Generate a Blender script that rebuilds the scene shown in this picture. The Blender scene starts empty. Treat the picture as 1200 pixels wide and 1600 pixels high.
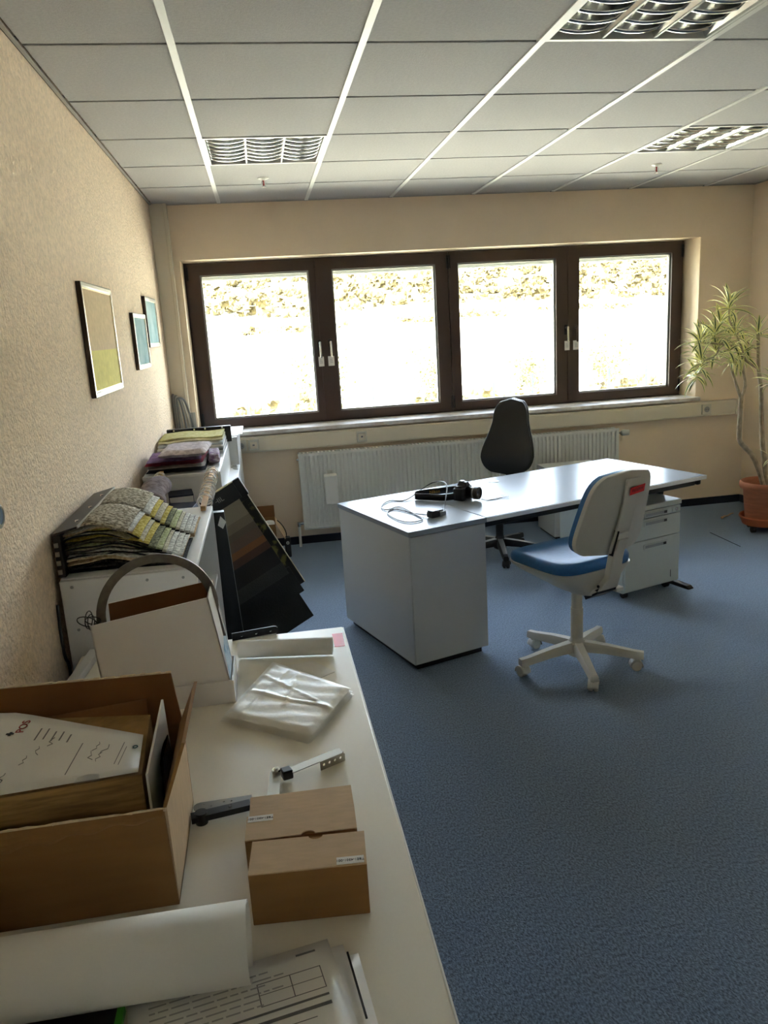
import bpy, bmesh, math, random
from mathutils import Vector, Matrix
random.seed(7)
SC = bpy.context.scene
COL = SC.collection
PI = math.pi
def R(d): return math.radians(d)

# ------------------------------------------------------------------ camera
CAMH = 1.65
cam_d = bpy.data.cameras.new('camera'); cam = bpy.data.objects.new('camera', cam_d); COL.objects.link(cam)
yaw, pit, rol = .1436, -.2338, -.0594
fw = Vector((math.sin(yaw)*math.cos(pit), math.cos(yaw)*math.cos(pit), math.sin(pit)))
rt = Vector((math.cos(yaw), -math.sin(yaw), 0)); up = rt.cross(fw)
r2 = math.cos(rol)*rt + math.sin(rol)*up; u2 = -math.sin(rol)*rt + math.cos(rol)*up
m = Matrix((r2, u2, -fw)).transposed().to_4x4(); m.translation = (0, 0, CAMH)
cam.matrix_world = m
cam_d.sensor_fit = 'VERTICAL'; cam_d.sensor_height = 36.0; cam_d.lens = 36.0*1212.3/1600
cam_d.clip_end = 2000; cam_d.clip_start = .02
SC.camera = cam

# ------------------------------------------------------------------ world, sun, exposure
W = bpy.data.worlds.new('sky'); SC.world = W; W.use_nodes = True
wn = W.node_tree.nodes; wl = W.node_tree.links
bg = wn['Background']
sky = wn.new('ShaderNodeTexSky'); sky.sky_type = 'NISHITA'; sky.sun_disc = False
sky.sun_elevation = R(58); sky.sun_rotation = R(200); sky.air_density = 1.0; sky.dust_density = 3.0; sky.ozone_density = .6
hs = wn.new('ShaderNodeHueSaturation'); hs.inputs['Saturation'].default_value = .5
wl.new(sky.outputs[0], hs.inputs['Color']); wl.new(hs.outputs[0], bg.inputs[0]); bg.inputs[1].default_value = 0.8
sun_d = bpy.data.lights.new('sun', 'SUN'); sun_d.energy = 3.4; sun_d.angle = R(2); sun_d.color = (1, .97, .92)
sun = bpy.data.objects.new('sun', sun_d); COL.objects.link(sun)
sun.rotation_euler = Vector((.45, .5, -1.15)).to_track_quat('-Z', 'Y').to_euler()
SC.view_settings.view_transform = 'Standard'
try: SC.view_settings.look = 'None'
except Exception: pass
SC.view_settings.gamma = 1.0; SC.view_settings.use_curve_mapping = False
SC.view_settings.exposure = 2.97

# ------------------------------------------------------------------ helpers
def lin(c):
    o = []
    for v in c[:3]:
        v = v/255.0
        o.append(v/12.92 if v <= .04045 else ((v+.055)/1.055)**2.4)
    return (o[0], o[1], o[2], 1.0)

MATS = {}
def mat(name, rgb, rough=.5, metal=0.0, var=0.0, vscale=8.0, bump=0.0, bscale=60.0, rgb2=None, trans=0.0, alpha=1.0, ior=1.45, sheen=0.0, spec=None, detail=4.0, stretch=None, lo=.35, hi=.65, coat=0.0):
    if name in MATS: return MATS[name]
    M = bpy.data.materials.new(name); M.use_nodes = True
    n = M.node_tree.nodes; l = M.node_tree.links; b = n['Principled BSDF']
    b.inputs['Base Color'].default_value = lin(rgb)
    b.inputs['Roughness'].default_value = rough; b.inputs['Metallic'].default_value = metal
    b.inputs['IOR'].default_value = ior
    b.inputs['Transmission Weight'].default_value = trans
    b.inputs['Alpha'].default_value = alpha
    b.inputs['Sheen Weight'].default_value = sheen
    b.inputs['Coat Weight'].default_value = coat
    if spec is not None: b.inputs['Specular IOR Level'].default_value = spec
    tc = None
    def coords():
        t = n.new('ShaderNodeTexCoord'); mp = n.new('ShaderNodeMapping')
        if stretch: mp.inputs['Scale'].default_value = stretch
        l.new(t.outputs['Object'], mp.inputs[0]); return mp.outputs[0]
    if var or rgb2:
        tc = coords()
        nz = n.new('ShaderNodeTexNoise'); nz.inputs['Scale'].default_value = vscale; nz.inputs['Detail'].default_value = detail
        l.new(tc, nz.inputs['Vector'])
        cr = n.new('ShaderNodeValToRGB'); e = cr.color_ramp.elements
        e[0].position = lo; e[1].position = hi
        c0 = lin(rgb)
        if rgb2: e[0].color = c0; e[1].color = lin(rgb2)
        else:
            e[0].color = tuple(max(0, x*(1-var)) for x in c0[:3])+(1,); e[1].color = tuple(min(1, x*(1+var)) for x in c0[:3])+(1,)
        l.new(nz.outputs[0], cr.inputs[0]); l.new(cr.outputs[0], b.inputs['Base Color'])
    if bump:
        tc = tc or coords()
        nb = n.new('ShaderNodeTexNoise'); nb.inputs['Scale'].default_value = bscale; nb.inputs['Detail'].default_value = 3
        l.new(tc, nb.inputs['Vector'])
        bp = n.new('ShaderNodeBump'); bp.inputs['Strength'].default_value = bump; bp.inputs['Distance'].default_value = .01
        l.new(nb.outputs[0], bp.inputs['Height']); l.new(bp.outputs[0], b.inputs['Normal'])
    MATS[name] = M
    return M

class G:
    def __init__(s): s.v = []; s.f = []; s.m = []; s.mi = 0
    def add(s, vs, fs):
        o = len(s.v); s.v += [tuple(x) for x in vs]
        for f in fs: s.f.append(tuple(i+o for i in f)); s.m.append(s.mi)
        return s
    def box(s, x0, x1, y0, y1, z0, z1):
        return s.add([(x0,y0,z0),(x1,y0,z0),(x1,y1,z0),(x0,y1,z0),(x0,y0,z1),(x1,y0,z1),(x1,y1,z1),(x0,y1,z1)],
                     [(0,3,2,1),(4,5,6,7),(0,1,5,4),(1,2,6,5),(2,3,7,6),(3,0,4,7)])
    def hexa(s, b4, t4):
        return s.add(list(b4)+list(t4), [(0,3,2,1),(4,5,6,7),(0,1,5,4),(1,2,6,5),(2,3,7,6),(3,0,4,7)])
    def bar(s, p0, p1, w, h, upv=(0,0,1), w1=None, h1=None):
        p0 = Vector(p0); p1 = Vector(p1); d = (p1-p0).normalized()
        sd = d.cross(Vector(upv)).normalized(); u = sd.cross(d)
        w1 = w if w1 is None else w1; h1 = h if h1 is None else h1
        a = [p0-sd*w/2-u*h/2, p0+sd*w/2-u*h/2, p0+sd*w/2+u*h/2, p0-sd*w/2+u*h/2]
        b = [p1-sd*w1/2-u*h1/2, p1+sd*w1/2-u*h1/2, p1+sd*w1/2+u*h1/2, p1-sd*w1/2+u*h1/2]
        return s.hexa(a, b)
    def cyl(s, p0, p1, r0, r1=None, n=20, cap=True):
        r1 = r0 if r1 is None else r1
        p0 = Vector(p0); p1 = Vector(p1); d = (p1-p0).normalized()
        a = d.orthogonal().normalized(); b = d.cross(a)
        vs = []; fs = []
        for p, r in ((p0, r0), (p1, r1)):
            for i in range(n):
                t = 2*PI*i/n; vs.append(p+a*r*math.cos(t)+b*r*math.sin(t))
        for i in range(n): fs.append((i, (i+1) % n, n+(i+1) % n, n+i))
        if cap: fs.append(tuple(range(n))[::-1]); fs.append(tuple(range(n, 2*n)))
        return s.add(vs, fs)
    def tube(s, pts, r, n=8, closed=False, cap=True):
        pts = [Vector(p) for p in pts]; k = len(pts); vs = []; fs = []
        rr = r if isinstance(r, (list, tuple)) else [r]*k
        a = None
        for i, p in enumerate(pts):
            if closed: d = pts[(i+1) % k]-pts[i-1]
            else: d = pts[min(i+1, k-1)]-pts[max(i-1, 0)]
            d.normalize()
            if a is None: a = d.orthogonal().normalized()
            a = (a-d*a.dot(d)).normalized(); b = d.cross(a)
            for j in range(n):
                t = 2*PI*j/n; vs.append(p+a*rr[i]*math.cos(t)+b*rr[i]*math.sin(t))
        for i in range(k if closed else k-1):
            for j in range(n):
                i2 = (i+1) % k
                fs.append((i*n+j, i*n+(j+1) % n, i2*n+(j+1) % n, i2*n+j))
        if not closed and cap: fs.append(tuple(range(n))[::-1]); fs.append(tuple(range((k-1)*n, k*n)))
        return s.add(vs, fs)
    def lathe(s, prof, n=32, c=(0,0,0), closed=False):
        vs = []; fs = []; k = len(prof)
        for r, z in prof:
            for j in range(n):
                t = 2*PI*j/n; vs.append((c[0]+r*math.cos(t), c[1]+r*math.sin(t), c[2]+z))
        for i in range(k if closed else k-1):
            i2 = (i+1) % k
            for j in range(n): fs.append((i*n+j, i*n+(j+1) % n, i2*n+(j+1) % n, i2*n+j))
        if not closed: fs.append(tuple(range(n))[::-1]); fs.append(tuple(range((k-1)*n, k*n)))
        return s.add(vs, fs)
    def loft(s, rings, cap=True):
        n = len(rings[0]); vs = [p for r in rings for p in r]; fs = []
        for i in range(len(rings)-1):
            for j in range(n): fs.append((i*n+j, i*n+(j+1) % n, (i+1)*n+(j+1) % n, (i+1)*n+j))
        if cap: fs.append(tuple(range(n))[::-1]); fs.append(tuple(range((len(rings)-1)*n, len(rings)*n)))
        return s.add(vs, fs)
    def prism(s, poly, h0, h1, f=None):
        f = f or (lambda x, y, z: (x, y, z)); n = len(poly)
        vs = [f(x, y, h0) for x, y in poly]+[f(x, y, h1) for x, y in poly]
        fs = [tuple(range(n))[::-1], tuple(range(n, 2*n))]+[(i, (i+1) % n, n+(i+1) % n, n+i) for i in range(n)]
        return s.add(vs, fs)
    def grid(s, fn, nu, nv):
        vs = [fn(i/nu, j/nv) for i in range(nu+1) for j in range(nv+1)]
        fs = [(i*(nv+1)+j, (i+1)*(nv+1)+j, (i+1)*(nv+1)+j+1, i*(nv+1)+j+1) for i in range(nu) for j in range(nv)]
        return s.add(vs, fs)
    def slab(s, fa, fb, nu, nv):
        A = [fa(i/nu, j/nv) for i in range(nu+1) for j in range(nv+1)]; B = [fb(i/nu, j/nv) for i in range(nu+1) for j in range(nv+1)]
        o = len(A); k = lambda i, j: i*(nv+1)+j; fs = []
        for i in range(nu):
            for j in range(nv):
                fs.append((k(i,j), k(i+1,j), k(i+1,j+1), k(i,j+1))); fs.append((o+k(i,j), o+k(i,j+1), o+k(i+1,j+1), o+k(i+1,j)))
        for i in range(nu):
            fs.append((k(i,0), o+k(i,0), o+k(i+1,0), k(i+1,0))); fs.append((k(i,nv), k(i+1,nv), o+k(i+1,nv), o+k(i,nv)))
        for j in range(nv):
            fs.append((k(0,j), k(0,j+1), o+k(0,j+1), o+k(0,j))); fs.append((k(nu,j), o+k(nu,j), o+k(nu,j+1), k(nu,j+1)))
        return s.add(A+B, fs)
    def sph(s, c, r, nu=14, nv=9):
        if not isinstance(r, (tuple, list)): r = (r, r, r)
        vs = [(c[0], c[1], c[2]-r[2])]; fs = []
        for i in range(1, nv):
            p = -PI/2+PI*i/nv
            for j in range(nu):
                t = 2*PI*j/nu; vs.append((c[0]+r[0]*math.cos(p)*math.cos(t), c[1]+r[1]*math.cos(p)*math.sin(t), c[2]+r[2]*math.sin(p)))
        vs.append((c[0], c[1], c[2]+r[2])); L = len(vs)-1
        for j in range(nu): fs.append((0, 1+(j+1) % nu, 1+j)); fs.append((L, L-nu+j, L-nu+(j+1) % nu))
        for i in range(nv-2):
            for j in range(nu): a = 1+i*nu; fs.append((a+j, a+(j+1) % nu, a+nu+(j+1) % nu, a+nu+j))
        return s.add(vs, fs)
    def torus(s, c, ax, R0, r, n=18, k=6):
        c = Vector(c); ax = Vector(ax).normalized(); a = ax.orthogonal().normalized(); b = ax.cross(a)
        return s.tube([c+a*R0*math.cos(2*PI*i/n)+b*R0*math.sin(2*PI*i/n) for i in range(n)], r, k, closed=True)

def superell(sx, sy, z, cx=0, cy=0, n=4.0, k=36):
    o = []
    for i in range(k):
        t = 2*PI*i/k; c, q = math.cos(t), math.sin(t)
        o.append((cx+sx*math.copysign(abs(c)**(2/n), c), cy+sy*math.copysign(abs(q)**(2/n), q), z))
    return o

def build_mesh(name, g, mats, smooth, norm=True):
    me = bpy.data.meshes.new(name); me.from_pydata(g.v, [], g.f)
    for q in (mats if isinstance(mats, (list, tuple)) else [mats]): me.materials.append(q)
    if any(g.m): me.polygons.foreach_set('material_index', g.m)
    if norm:
        bm = bmesh.new(); bm.from_mesh(me); bmesh.ops.remove_doubles(bm, verts=bm.verts, dist=1e-6)
        bmesh.ops.recalc_face_normals(bm, faces=bm.faces); bm.to_mesh(me); bm.free()
    if smooth:
        me.polygons.foreach_set('use_smooth', [True]*len(me.polygons))
        me.set_sharp_from_angle(angle=R(smooth if smooth is not True else 40))
    return me

def place(o, parent, world):
    if parent is None: return
    o.parent = parent
    if world:
        # cancel every ancestor's transform: coordinates of the mesh are world ones
        M = Matrix(); p = parent
        chain = []
        while p is not None: chain.append(p); p = p.parent
        for q in reversed(chain): M = M @ (q.matrix_parent_inverse if q.parent else Matrix()) @ q.matrix_basis
        o.matrix_parent_inverse = M.inverted()

def obj(name, g, mats, parent=None, bevel=0, smooth=False, solid=0, sub=0, world=False, seg=2, loc=None, norm=True, label=None):
    if parent is None and loc is None:
        xs = [p[0] for p in g.v]; ys = [p[1] for p in g.v]; zs = [p[2] for p in g.v]
        loc = ((min(xs)+max(xs))/2, (min(ys)+max(ys))/2, min(zs))
        g.v = [(p[0]-loc[0], p[1]-loc[1], p[2]-loc[2]) for p in g.v]
    me = build_mesh(name, g, mats, smooth or (60 if bevel else False), norm)
    o = bpy.data.objects.new(name, me); COL.objects.link(o)
    if loc: o.location = loc
    place(o, parent, world)
    if label: o['label'] = label
    if solid:
        md = o.modifiers.new('solid', 'SOLIDIFY'); md.thickness = solid; md.offset = 0
    if bevel:
        md = o.modifiers.new('bevel', 'BEVEL'); md.width = bevel; md.segments = seg; md.limit_method = 'ANGLE'; md.angle_limit = R(40)
    if sub:
        md = o.modifiers.new('sub', 'SUBSURF'); md.levels = sub; md.render_levels = sub
    return o

def thing(name, label, cat, loc=(0,0,0), rz=0, group=None, rot=None):
    o = bpy.data.objects.new(name, None); COL.objects.link(o); o.empty_display_size = .05
    o.location = loc; o.rotation_euler = rot if rot else (0, 0, R(rz))
    o['label'] = label; o['category'] = cat
    if group: o['group'] = group
    return o
def tag(o, label, cat, group=None):
    o['label'] = label; o['category'] = cat
    if group: o['group'] = group
    return o
def struct(o): o['kind'] = 'structure'; return o
def dup(o, parent=None):
    c = o.copy(); COL.objects.link(c); c.parent = parent
    for ch in list(o.children): dup(ch, c)
    return c
def inst(src, parent, loc=None, rot=None, scale=None, name=None):
    c = src.copy(); COL.objects.link(c)
    if name: c.name = name
    c.parent = parent
    if loc is not None: c.location = loc
    if rot is not None: c.rotation_euler = rot
    if scale is not None: c.scale = scale
    return c
def text_mesh(s, size, depth=.0004):
    cu = bpy.data.curves.new('lettering', 'FONT'); cu.body = s; cu.size = size; cu.extrude = depth; cu.align_x = 'CENTER'; cu.align_y = 'CENTER'
    cu.resolution_u = 3
    t = bpy.data.objects.new('lettering', cu)
    me = bpy.data.meshes.new_from_object(t); bpy.data.objects.remove(t); bpy.data.curves.remove(cu)
    return me
def lettering(s, size, material, parent, M, name='lettering'):
    """M: 4x4 matrix in the parent's frame placing the text's xy plane"""
    me = text_mesh(s, size); me.name = name; me.materials.clear(); me.materials.append(material)
    o = bpy.data.objects.new(name, me); COL.objects.link(o); o.parent = parent; o.matrix_basis = M
    return o
def frame(o, x, y):
    x = Vector(x).normalized(); y = Vector(y); y = (y-x*y.dot(x)).normalized(); z = x.cross(y)
    M = Matrix((x, y, z)).transposed().to_4x4(); M.translation = Vector(o); return M

# ------------------------------------------------------------------ materials
m_plaster = mat('rough_plaster', (236, 214, 187), .9, var=.10, vscale=60, bump=1.0, bscale=85)
m_wall = mat('beige_wall', (241, 221, 194), .85, var=.03, vscale=3, bump=.12, bscale=200)
m_reveal = mat('cream_paint', (226, 205, 172), .7)
m_carpet = mat('blue_carpet', (46, 59, 76), .8, rgb2=(114, 133, 157), vscale=170, bump=.4, bscale=300, spec=.3, sheen=.8, lo=.36, hi=.66, detail=6, stretch=(1, .55, 1))
m_carpet.node_tree.nodes['Principled BSDF'].inputs['Sheen Tint'].default_value = (.66, .82, 1, 1)
m_carpet2 = mat('carpet_seam', (24, 32, 44), 1, spec=.1)
m_base = mat('dark_blue_skirting', (20, 28, 44), .6)
m_tile = mat('ceiling_tile', (172, 170, 168), .9, var=.05, vscale=90, bump=.15, bscale=180)
m_runner = mat('ceiling_runner', (206, 206, 200), .45)
m_cross = mat('ceiling_groove', (84, 78, 70), .8)
m_void = mat('ceiling_void', (60, 56, 52), .95)
m_brown = mat('brown_window_frame', (70, 54, 46), .38, var=.12, vscale=3)
m_gasket = mat('grey_gasket', (176, 176, 168), .4)
m_alu = mat('polished_aluminium', (215, 215, 212), .16, 1.0)
m_steel = mat('satin_steel', (170, 168, 160), .32, 1.0)
m_chrome = mat('bright_metal', (215, 215, 215), .2, 1.0)
m_white = mat('white_laminate', (148, 155, 164), .26, var=.01, vscale=2, spec=.05)
m_grey = mat('pale_grey_board', (190, 192, 191), .45)
m_ped = mat('pale_grey_steel', (192, 199, 192), .42)
m_white2 = mat('white_board', (222, 222, 220), .4)
m_cream = mat('cream_tabletop', (238, 233, 218), .3, var=.02, vscale=4)
m_edge = mat('white_edge', (236, 236, 232), .35)
m_trunk = mat('cream_plastic', (224, 214, 192), .45)
m_plast = mat('offwhite_plastic', (204, 200, 187), .42)
m_marble = mat('marble_sill', (226, 222, 216), .25, rgb2=(190, 176, 166), vscale=14, lo=.45, hi=.75)
m_rad = mat('white_radiator', (226, 226, 220), .35)
m_blue = mat('blue_upholstery', (50, 104, 158), .45, var=.08, vscale=60)
m_black = mat('black_plastic', (22, 22, 25), .42)
m_blackm = mat('black_steel', (18, 19, 22), .35, var=.1, vscale=20)
m_leather = mat('black_leather', (20, 20, 24), .42, bump=.05, bscale=200)
m_greyed = mat('silver_plastic', (150, 152, 152), .35, .5)
m_card = mat('brown_cardboard', (148, 110, 66), .8, var=.07, vscale=6, stretch=(1, 1, 6))
m_card2 = mat('pale_cardboard', (206, 178, 142), .8, var=.05, vscale=25, stretch=(1, 4, 1))
m_cardin = mat('inner_cardboard', (132, 90, 50), .85, var=.06, vscale=8)
m_carded = mat('cardboard_edge', (226, 206, 176), .9, var=.1, vscale=80)
m_wcard = mat('white_cardboard', (240, 237, 234), .6)
m_paper = mat('white_paper', (236, 233, 226), .7)
m_paperg = mat('coated_paper', (236, 234, 230), .3)
m_ink = mat('grey_print', (120, 118, 122), .8)
m_inkl = mat('pale_print', (176, 174, 176), .8)
m_inkb = mat('black_print', (40, 40, 44), .7)
m_redink = mat('red_print', (150, 24, 34), .6)
m_red = mat('red_sticker', (226, 42, 40), .5, var=.06, vscale=40)
m_pink = mat('faded_red_sticker', (240, 92, 104), .45)
m_terra = mat('terracotta', (178, 112, 80), .8, var=.12, vscale=9, stretch=(1, 1, 6), bump=.1, bscale=60)
m_terra2 = mat('orange_terracotta', (190, 104, 64), .7, var=.08, vscale=10)
m_soil = mat('soil', (46, 34, 26), 1, var=.4, vscale=60, bump=.8, bscale=80)
m_bark = mat('pale_bark', (172, 156, 132), .85, var=.2, vscale=30, bump=.4, bscale=90)
m_leafg = mat('leaf_green', (70, 96, 52), .45)
m_leafy = mat('leaf_yellow', (244, 238, 140), .45, rgb2=(248, 242, 204), vscale=3)
m_wood = mat('pale_wood', (196, 160, 112), .6, var=.12, vscale=20, stretch=(1, 1, 8))
m_navy = mat('navy_card', (24, 30, 58), .5)
m_green = mat('green_card', (70, 150, 40), .6)
m_olive = mat('olive_pattern', (34, 34, 26), .7, rgb2=(120, 116, 66), vscale=22, lo=.5, hi=.6)
def film(name, alpha, rough, col=(240, 238, 232)):
    return mat(name, col, rough, alpha=alpha, bump=.25, bscale=30, spec=.7)
m_film = film('plastic_film', .22, .12)
m_bag = mat('milky_plastic', (246, 244, 236), .3, spec=.35, bump=.08, bscale=40)
# window glass: thin pane, mostly transparent with a Fresnel reflection
m_glass = bpy.data.materials.new('window_glass'); m_glass.use_nodes = True
n = m_glass.node_tree.nodes; l = m_glass.node_tree.links; n.clear()
o_ = n.new('ShaderNodeOutputMaterial'); mx = n.new('ShaderNodeMixShader'); tr = n.new('ShaderNodeBsdfTransparent'); gl = n.new('ShaderNodeBsdfGlossy'); fr = n.new('ShaderNodeFresnel')
gl.inputs['Roughness'].default_value = .02; fr.inputs[0].default_value = 1.35
tr.inputs[0].default_value = (.95, .97, .96, 1)
l.new(fr.outputs[0], mx.inputs[0]); l.new(tr.outputs[0], mx.inputs[1]); l.new(gl.outputs[0], mx.inputs[2]); l.new(mx.outputs[0], o_.inputs[0])
# ------------------------------------------------------------------ room shell
XL, XR, YW, YB, CH = -.674, 4.0, 6.04, -1.1, 2.581
YF = 6.44                                   # outer face of the window wall
WX0, WX1, WZ0, WZ1 = -.514, 3.555, .905, 2.205
floor = struct(obj('floor', G().box(XL-.3, XR+.3, YB-.3, YF, -.25, 0), m_carpet, loc=(0, 0, 0)))
obj('carpet_seam', G().hexa([(3.225,5.22,0),(3.231,5.22,0),(3.221,4.82,0),(3.215,4.82,0)], [(3.225,5.22,.0015),(3.231,5.22,.0015),(3.221,4.82,.0015),(3.215,4.82,.0015)]), m_carpet2, floor)
struct(obj('wall_left', G().box(XL-.3, XL, YB-.3, YF, 0, 3.0), m_plaster, loc=(0, 0, 0)))
struct(obj('wall_right', G().box(XR, XR+.3, YB-.3, YF, 0, 3.0), m_wall, loc=(0, 0, 0)))
struct(obj('wall_back', G().box(XL, XR, YB-.3, YB, 0, 3.0), mat('white_bounce_paint', (238, 237, 233), .8), loc=(0, 0, 0)))  # unseen wall, its white colour and nearness chosen to bounce fill light
g = G().box(XL, XR, YW, YF, 0, WZ0).box(XL, XR, YW, YF, WZ1, 3.0).box(XL, WX0, YW, YF, WZ0, WZ1).box(WX1, XR, YW, YF, WZ0, WZ1)
wall = struct(obj('wall_window', g, m_wall, loc=(0, 0, 0), norm=False))
g = G()
for a in ((WX0, WX0+.004, YW+.002, 6.30, WZ0+.03, WZ1), (WX1-.004, WX1, YW+.002, 6.30, WZ0+.03, WZ1), (WX0+.004, WX1-.004, YW+.002, 6.30, WZ1-.004, WZ1)): g.box(*a)
obj('reveal_lining', g, m_reveal, wall)
struct(obj('baseboard_window', G().box(XL, XR-.012, YW-.012, YW, 0, .062), m_base))
struct(obj('baseboard_right', G().box(XR-.012, XR, YB, YW-.012, 0, .062), m_base))
struct(obj('baseboard_left', G().box(XL, XL+.012, YB, YW-.012, 0, .062), m_base))
g = G().box(XL, -.556, 5.965, YW, .062, CH).box(-.578, -.554, 5.955, 5.965, .9, CH)
struct(obj('trim_1', g, m_trunk, bevel=.003))

# ceiling: dark slab above a grid of tiles lying between runners
ceil = struct(obj('ceiling', G().box(XL-.3, XR+.3, YB-.3, YF, CH+.16, CH+.4), m_void, loc=(0, 0, 0)))
P0, RX0, RY0 = .625, -.1905, 2.864
rxs = [RX0+P0*i for i in range(0, 7)]
rys = [RY0+P0*j for j in range(-6, 6)]
LAMPS = {(0, 2), (2, -1), (4, 2)}
full = None
cols = [(XL+.02, rxs[0])]+[(rxs[i], rxs[i+1]) for i in range(6)]+[(rxs[6], XR-.02)]
rows = [(YB+.02, rys[0])]+[(rys[j], rys[j+1]) for j in range(11)]+[(rys[11], YW-.005)]
for ci, (x0, x1) in enumerate(cols):
    for ri, (y0, y1) in enumerate(rows):
        if (ci-1, ri-1-6) in LAMPS: continue
        g = G(); sx, sy = (x1-x0)/2-.004, (y1-y0)/2-.008
        key = (round(sx, 3), round(sy, 3))
        if not isinstance(full, dict): full = {}
        loc = ((x0+x1)/2, (y0+y1)/2, CH)
        if key in full: inst(full[key], ceil, loc)
        else:
            full[key] = obj('ceiling_tile', g.box(-sx, sx, -sy, sy, 0, .016), m_tile, ceil, bevel=.002, seg=1); full[key].location = loc
for x in rxs:
    obj('ceiling_runner', G().box(x-.0125, x+.0125, YB, YW-.03, CH-.006, CH+.03), m_runner, ceil)
    obj('runner_end', G().box(x-.013, x+.013, YW-.03, YW, CH-.004, CH+.03), m_black, ceil)
g = G()
for y in rys: g.box(XL, XR, y-.012, y+.012, CH+.017, CH+.022)
obj('cross_bars', g, m_cross, ceil)
g = G().box(XL+.006, XL+.020, YB, YW, CH-.006, CH).box(XR-.022, XR, YB, YW, CH-.004, CH).box(XL+.022, XR-.022, YW-.02, YW, CH-.003, CH)
obj('wall_angle', g, mat('grey_wall_angle', (150, 147, 138), .5), ceil)
obj('wall_gap', G().box(XL, XL+.006, YB, YW, CH-.002, CH+.004), m_void, ceil)
obj('shadow_gap', G().box(XL+.022, XL+.028, YB, YW-.02, CH+.002, CH+.01), m_void, ceil)

# ------------------------------------------------------------------ window
SB = [-.494, .505, 1.535, 2.555, 3.535]
g = G(); y0, y1 = 6.305, 6.375
for a in ((WX0, WX1, .935, .955), (WX0, WX1, 2.185, 2.201), (WX0, -.49, .955, 2.185), (3.531, WX1, .955, 2.185), (1.515, 1.555, .955, 2.185)): g.box(a[0], a[1], y0, y1, a[2], a[3])
win = struct(obj('window_1', g, m_brown, bevel=.003, loc=(0, 0, 0)))
GZ0, GZ1 = 1.013, 2.108
gx = [(-.395, .428), (.607, 1.43), (1.614, 2.432), (2.63, 3.438)]
hx = [.475, .557, 2.512, 2.592]
for i in range(4):
    a, b = SB[i]+.003, SB[i+1]-.003; p, q = gx[i]
    g = G(); y0, y1 = 6.272, 6.34
    # mitred sash: four trapezoid bars
    O = [(a, .945), (b, .945), (b, 2.197), (a, 2.197)]; I = [(p, GZ0), (q, GZ0), (q, GZ1), (p, GZ1)]
    for k in range(4):
        k2 = (k+1) % 4
        poly = [O[k], O[k2], I[k2], I[k]]
        g.add([(x, y0, z) for x, z in poly]+[(x, y1, z) for x, z in poly], [(0,1,2,3), (7,6,5,4), (0,4,5,1), (1,5,6,2), (2,6,7,3), (3,7,4,0)])
    sash = obj('sash', g, m_brown, win, norm=False)
    g = G(); w = .012
    for (u0, u1, v0, v1) in ((p, q, GZ0, GZ0+w), (p, q, GZ1-w, GZ1), (p, p+w, GZ0+w, GZ1-w), (q-w, q, GZ0+w, GZ1-w)): g.box(u0, u1, 6.30, 6.335, v0, v1)
    obj('glazing_bead', g, m_gasket, sash)
    if i in (0, 2, 1, 3): obj('blind_edge', G().box(p, q, 6.36, 6.39, GZ1-.035, GZ1+.02), m_gasket, sash)
    obj('pane', G().box(p, q, 6.325, 6.329, GZ0, GZ1), m_glass, sash)
    if i in (0, 2): obj('astragal', G().box(b-.022, b+.028, 6.262, 6.272, .96, 2.18).box(b, b+.006, 6.272, 6.34, .945, 2.197), m_brown, sash)
    h = hx[i]
    g = G().box(h-.014, h+.014, 6.262, 6.272, 1.50, 1.58).cyl((h, 6.272, 1.555), (h, 6.225, 1.555), .009)
    obj('handle_rose', g, m_black if i < 3 else m_brown, sash, bevel=.003)
    g = G().bar((h, 6.222, 1.568), (h, 6.215, 1.44), .016, .013, upv=(0, 1, 0))
    obj('handle_lever', g, m_chrome if i < 3 else m_brown, sash, bevel=.004)
    t = obj('paper_tag', G().box(h-.024-(.003 if i % 2 else -.003), h+.022, 6.243, 6.245, 1.375, 1.45), m_paper, sash)
    obj('tag_print', G().box(h-.012, h+.012, 6.242, 6.243, 1.40, 1.404).box(h-.012, h+.010, 6.242, 6.243, 1.412, 1.416).box(h-.012, h+.006, 6.242, 6.243, 1.424, 1.428), m_inkl, sash)
    for z in (1.02, 2.12):
        xx = a+.006 if i % 2 == 0 else b-.006
        obj('hinge', G().cyl((xx, 6.266, z-.05), (xx, 6.266, z+.05), .008, n=10), m_black, sash)
obj('window_sill', G().box(WX0-.0, WX1+.012, 5.985, 6.32, .905, .935), m_marble, win, bevel=.004)

# ------------------------------------------------------------------ cable trunking with sockets
t = thing('cable_trunking', 'long cream cable trunking running along the wall below the window sill', 'trunking', (1.67, 6.0, .772))
obj('channel', G().box(-.553, 3.9, 5.985, YW, .772, .893), m_trunk, t, bevel=.003, world=True)
obj('cover', G().box(-.553, 3.885, 5.98, 5.985, .782, .878), m_trunk, t, world=True, bevel=.001)
obj('end_cap', G().box(3.885, 3.902, 5.977, YW, .77, .895), m_trunk, t, world=True, bevel=.003)
for sx, kind in ((.724, 1), (-.11, 0), (-.205, 2), (3.615, 2)):
    s = obj('socket', G().box(sx-.04, sx+.04, 5.964, 5.98, .79, .872), m_plast, t, bevel=.004, world=True)
    if kind == 2:
        obj('socket_well', G().cyl((sx, 5.9635, .831), (sx, 5.962, .831), .024, n=24), m_greyed, s, world=True)
        obj('socket_hole', G().cyl((sx-.009, 5.9625, .831), (sx-.009, 5.9605, .831), .003, n=8).cyl((sx+.009, 5.9625, .831), (sx+.009, 5.9605, .831), .003, n=8), m_black, s, world=True)
    else:
        obj('socket_insert', G().box(sx-.026, sx+.026, 5.958, 5.964, .806, .856), m_trunk, s, bevel=.002, world=True)
        obj('jack', G().box(sx-.008, sx+.008, 5.956, 5.958, .826, .838), m_ink, s, world=True)

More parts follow.
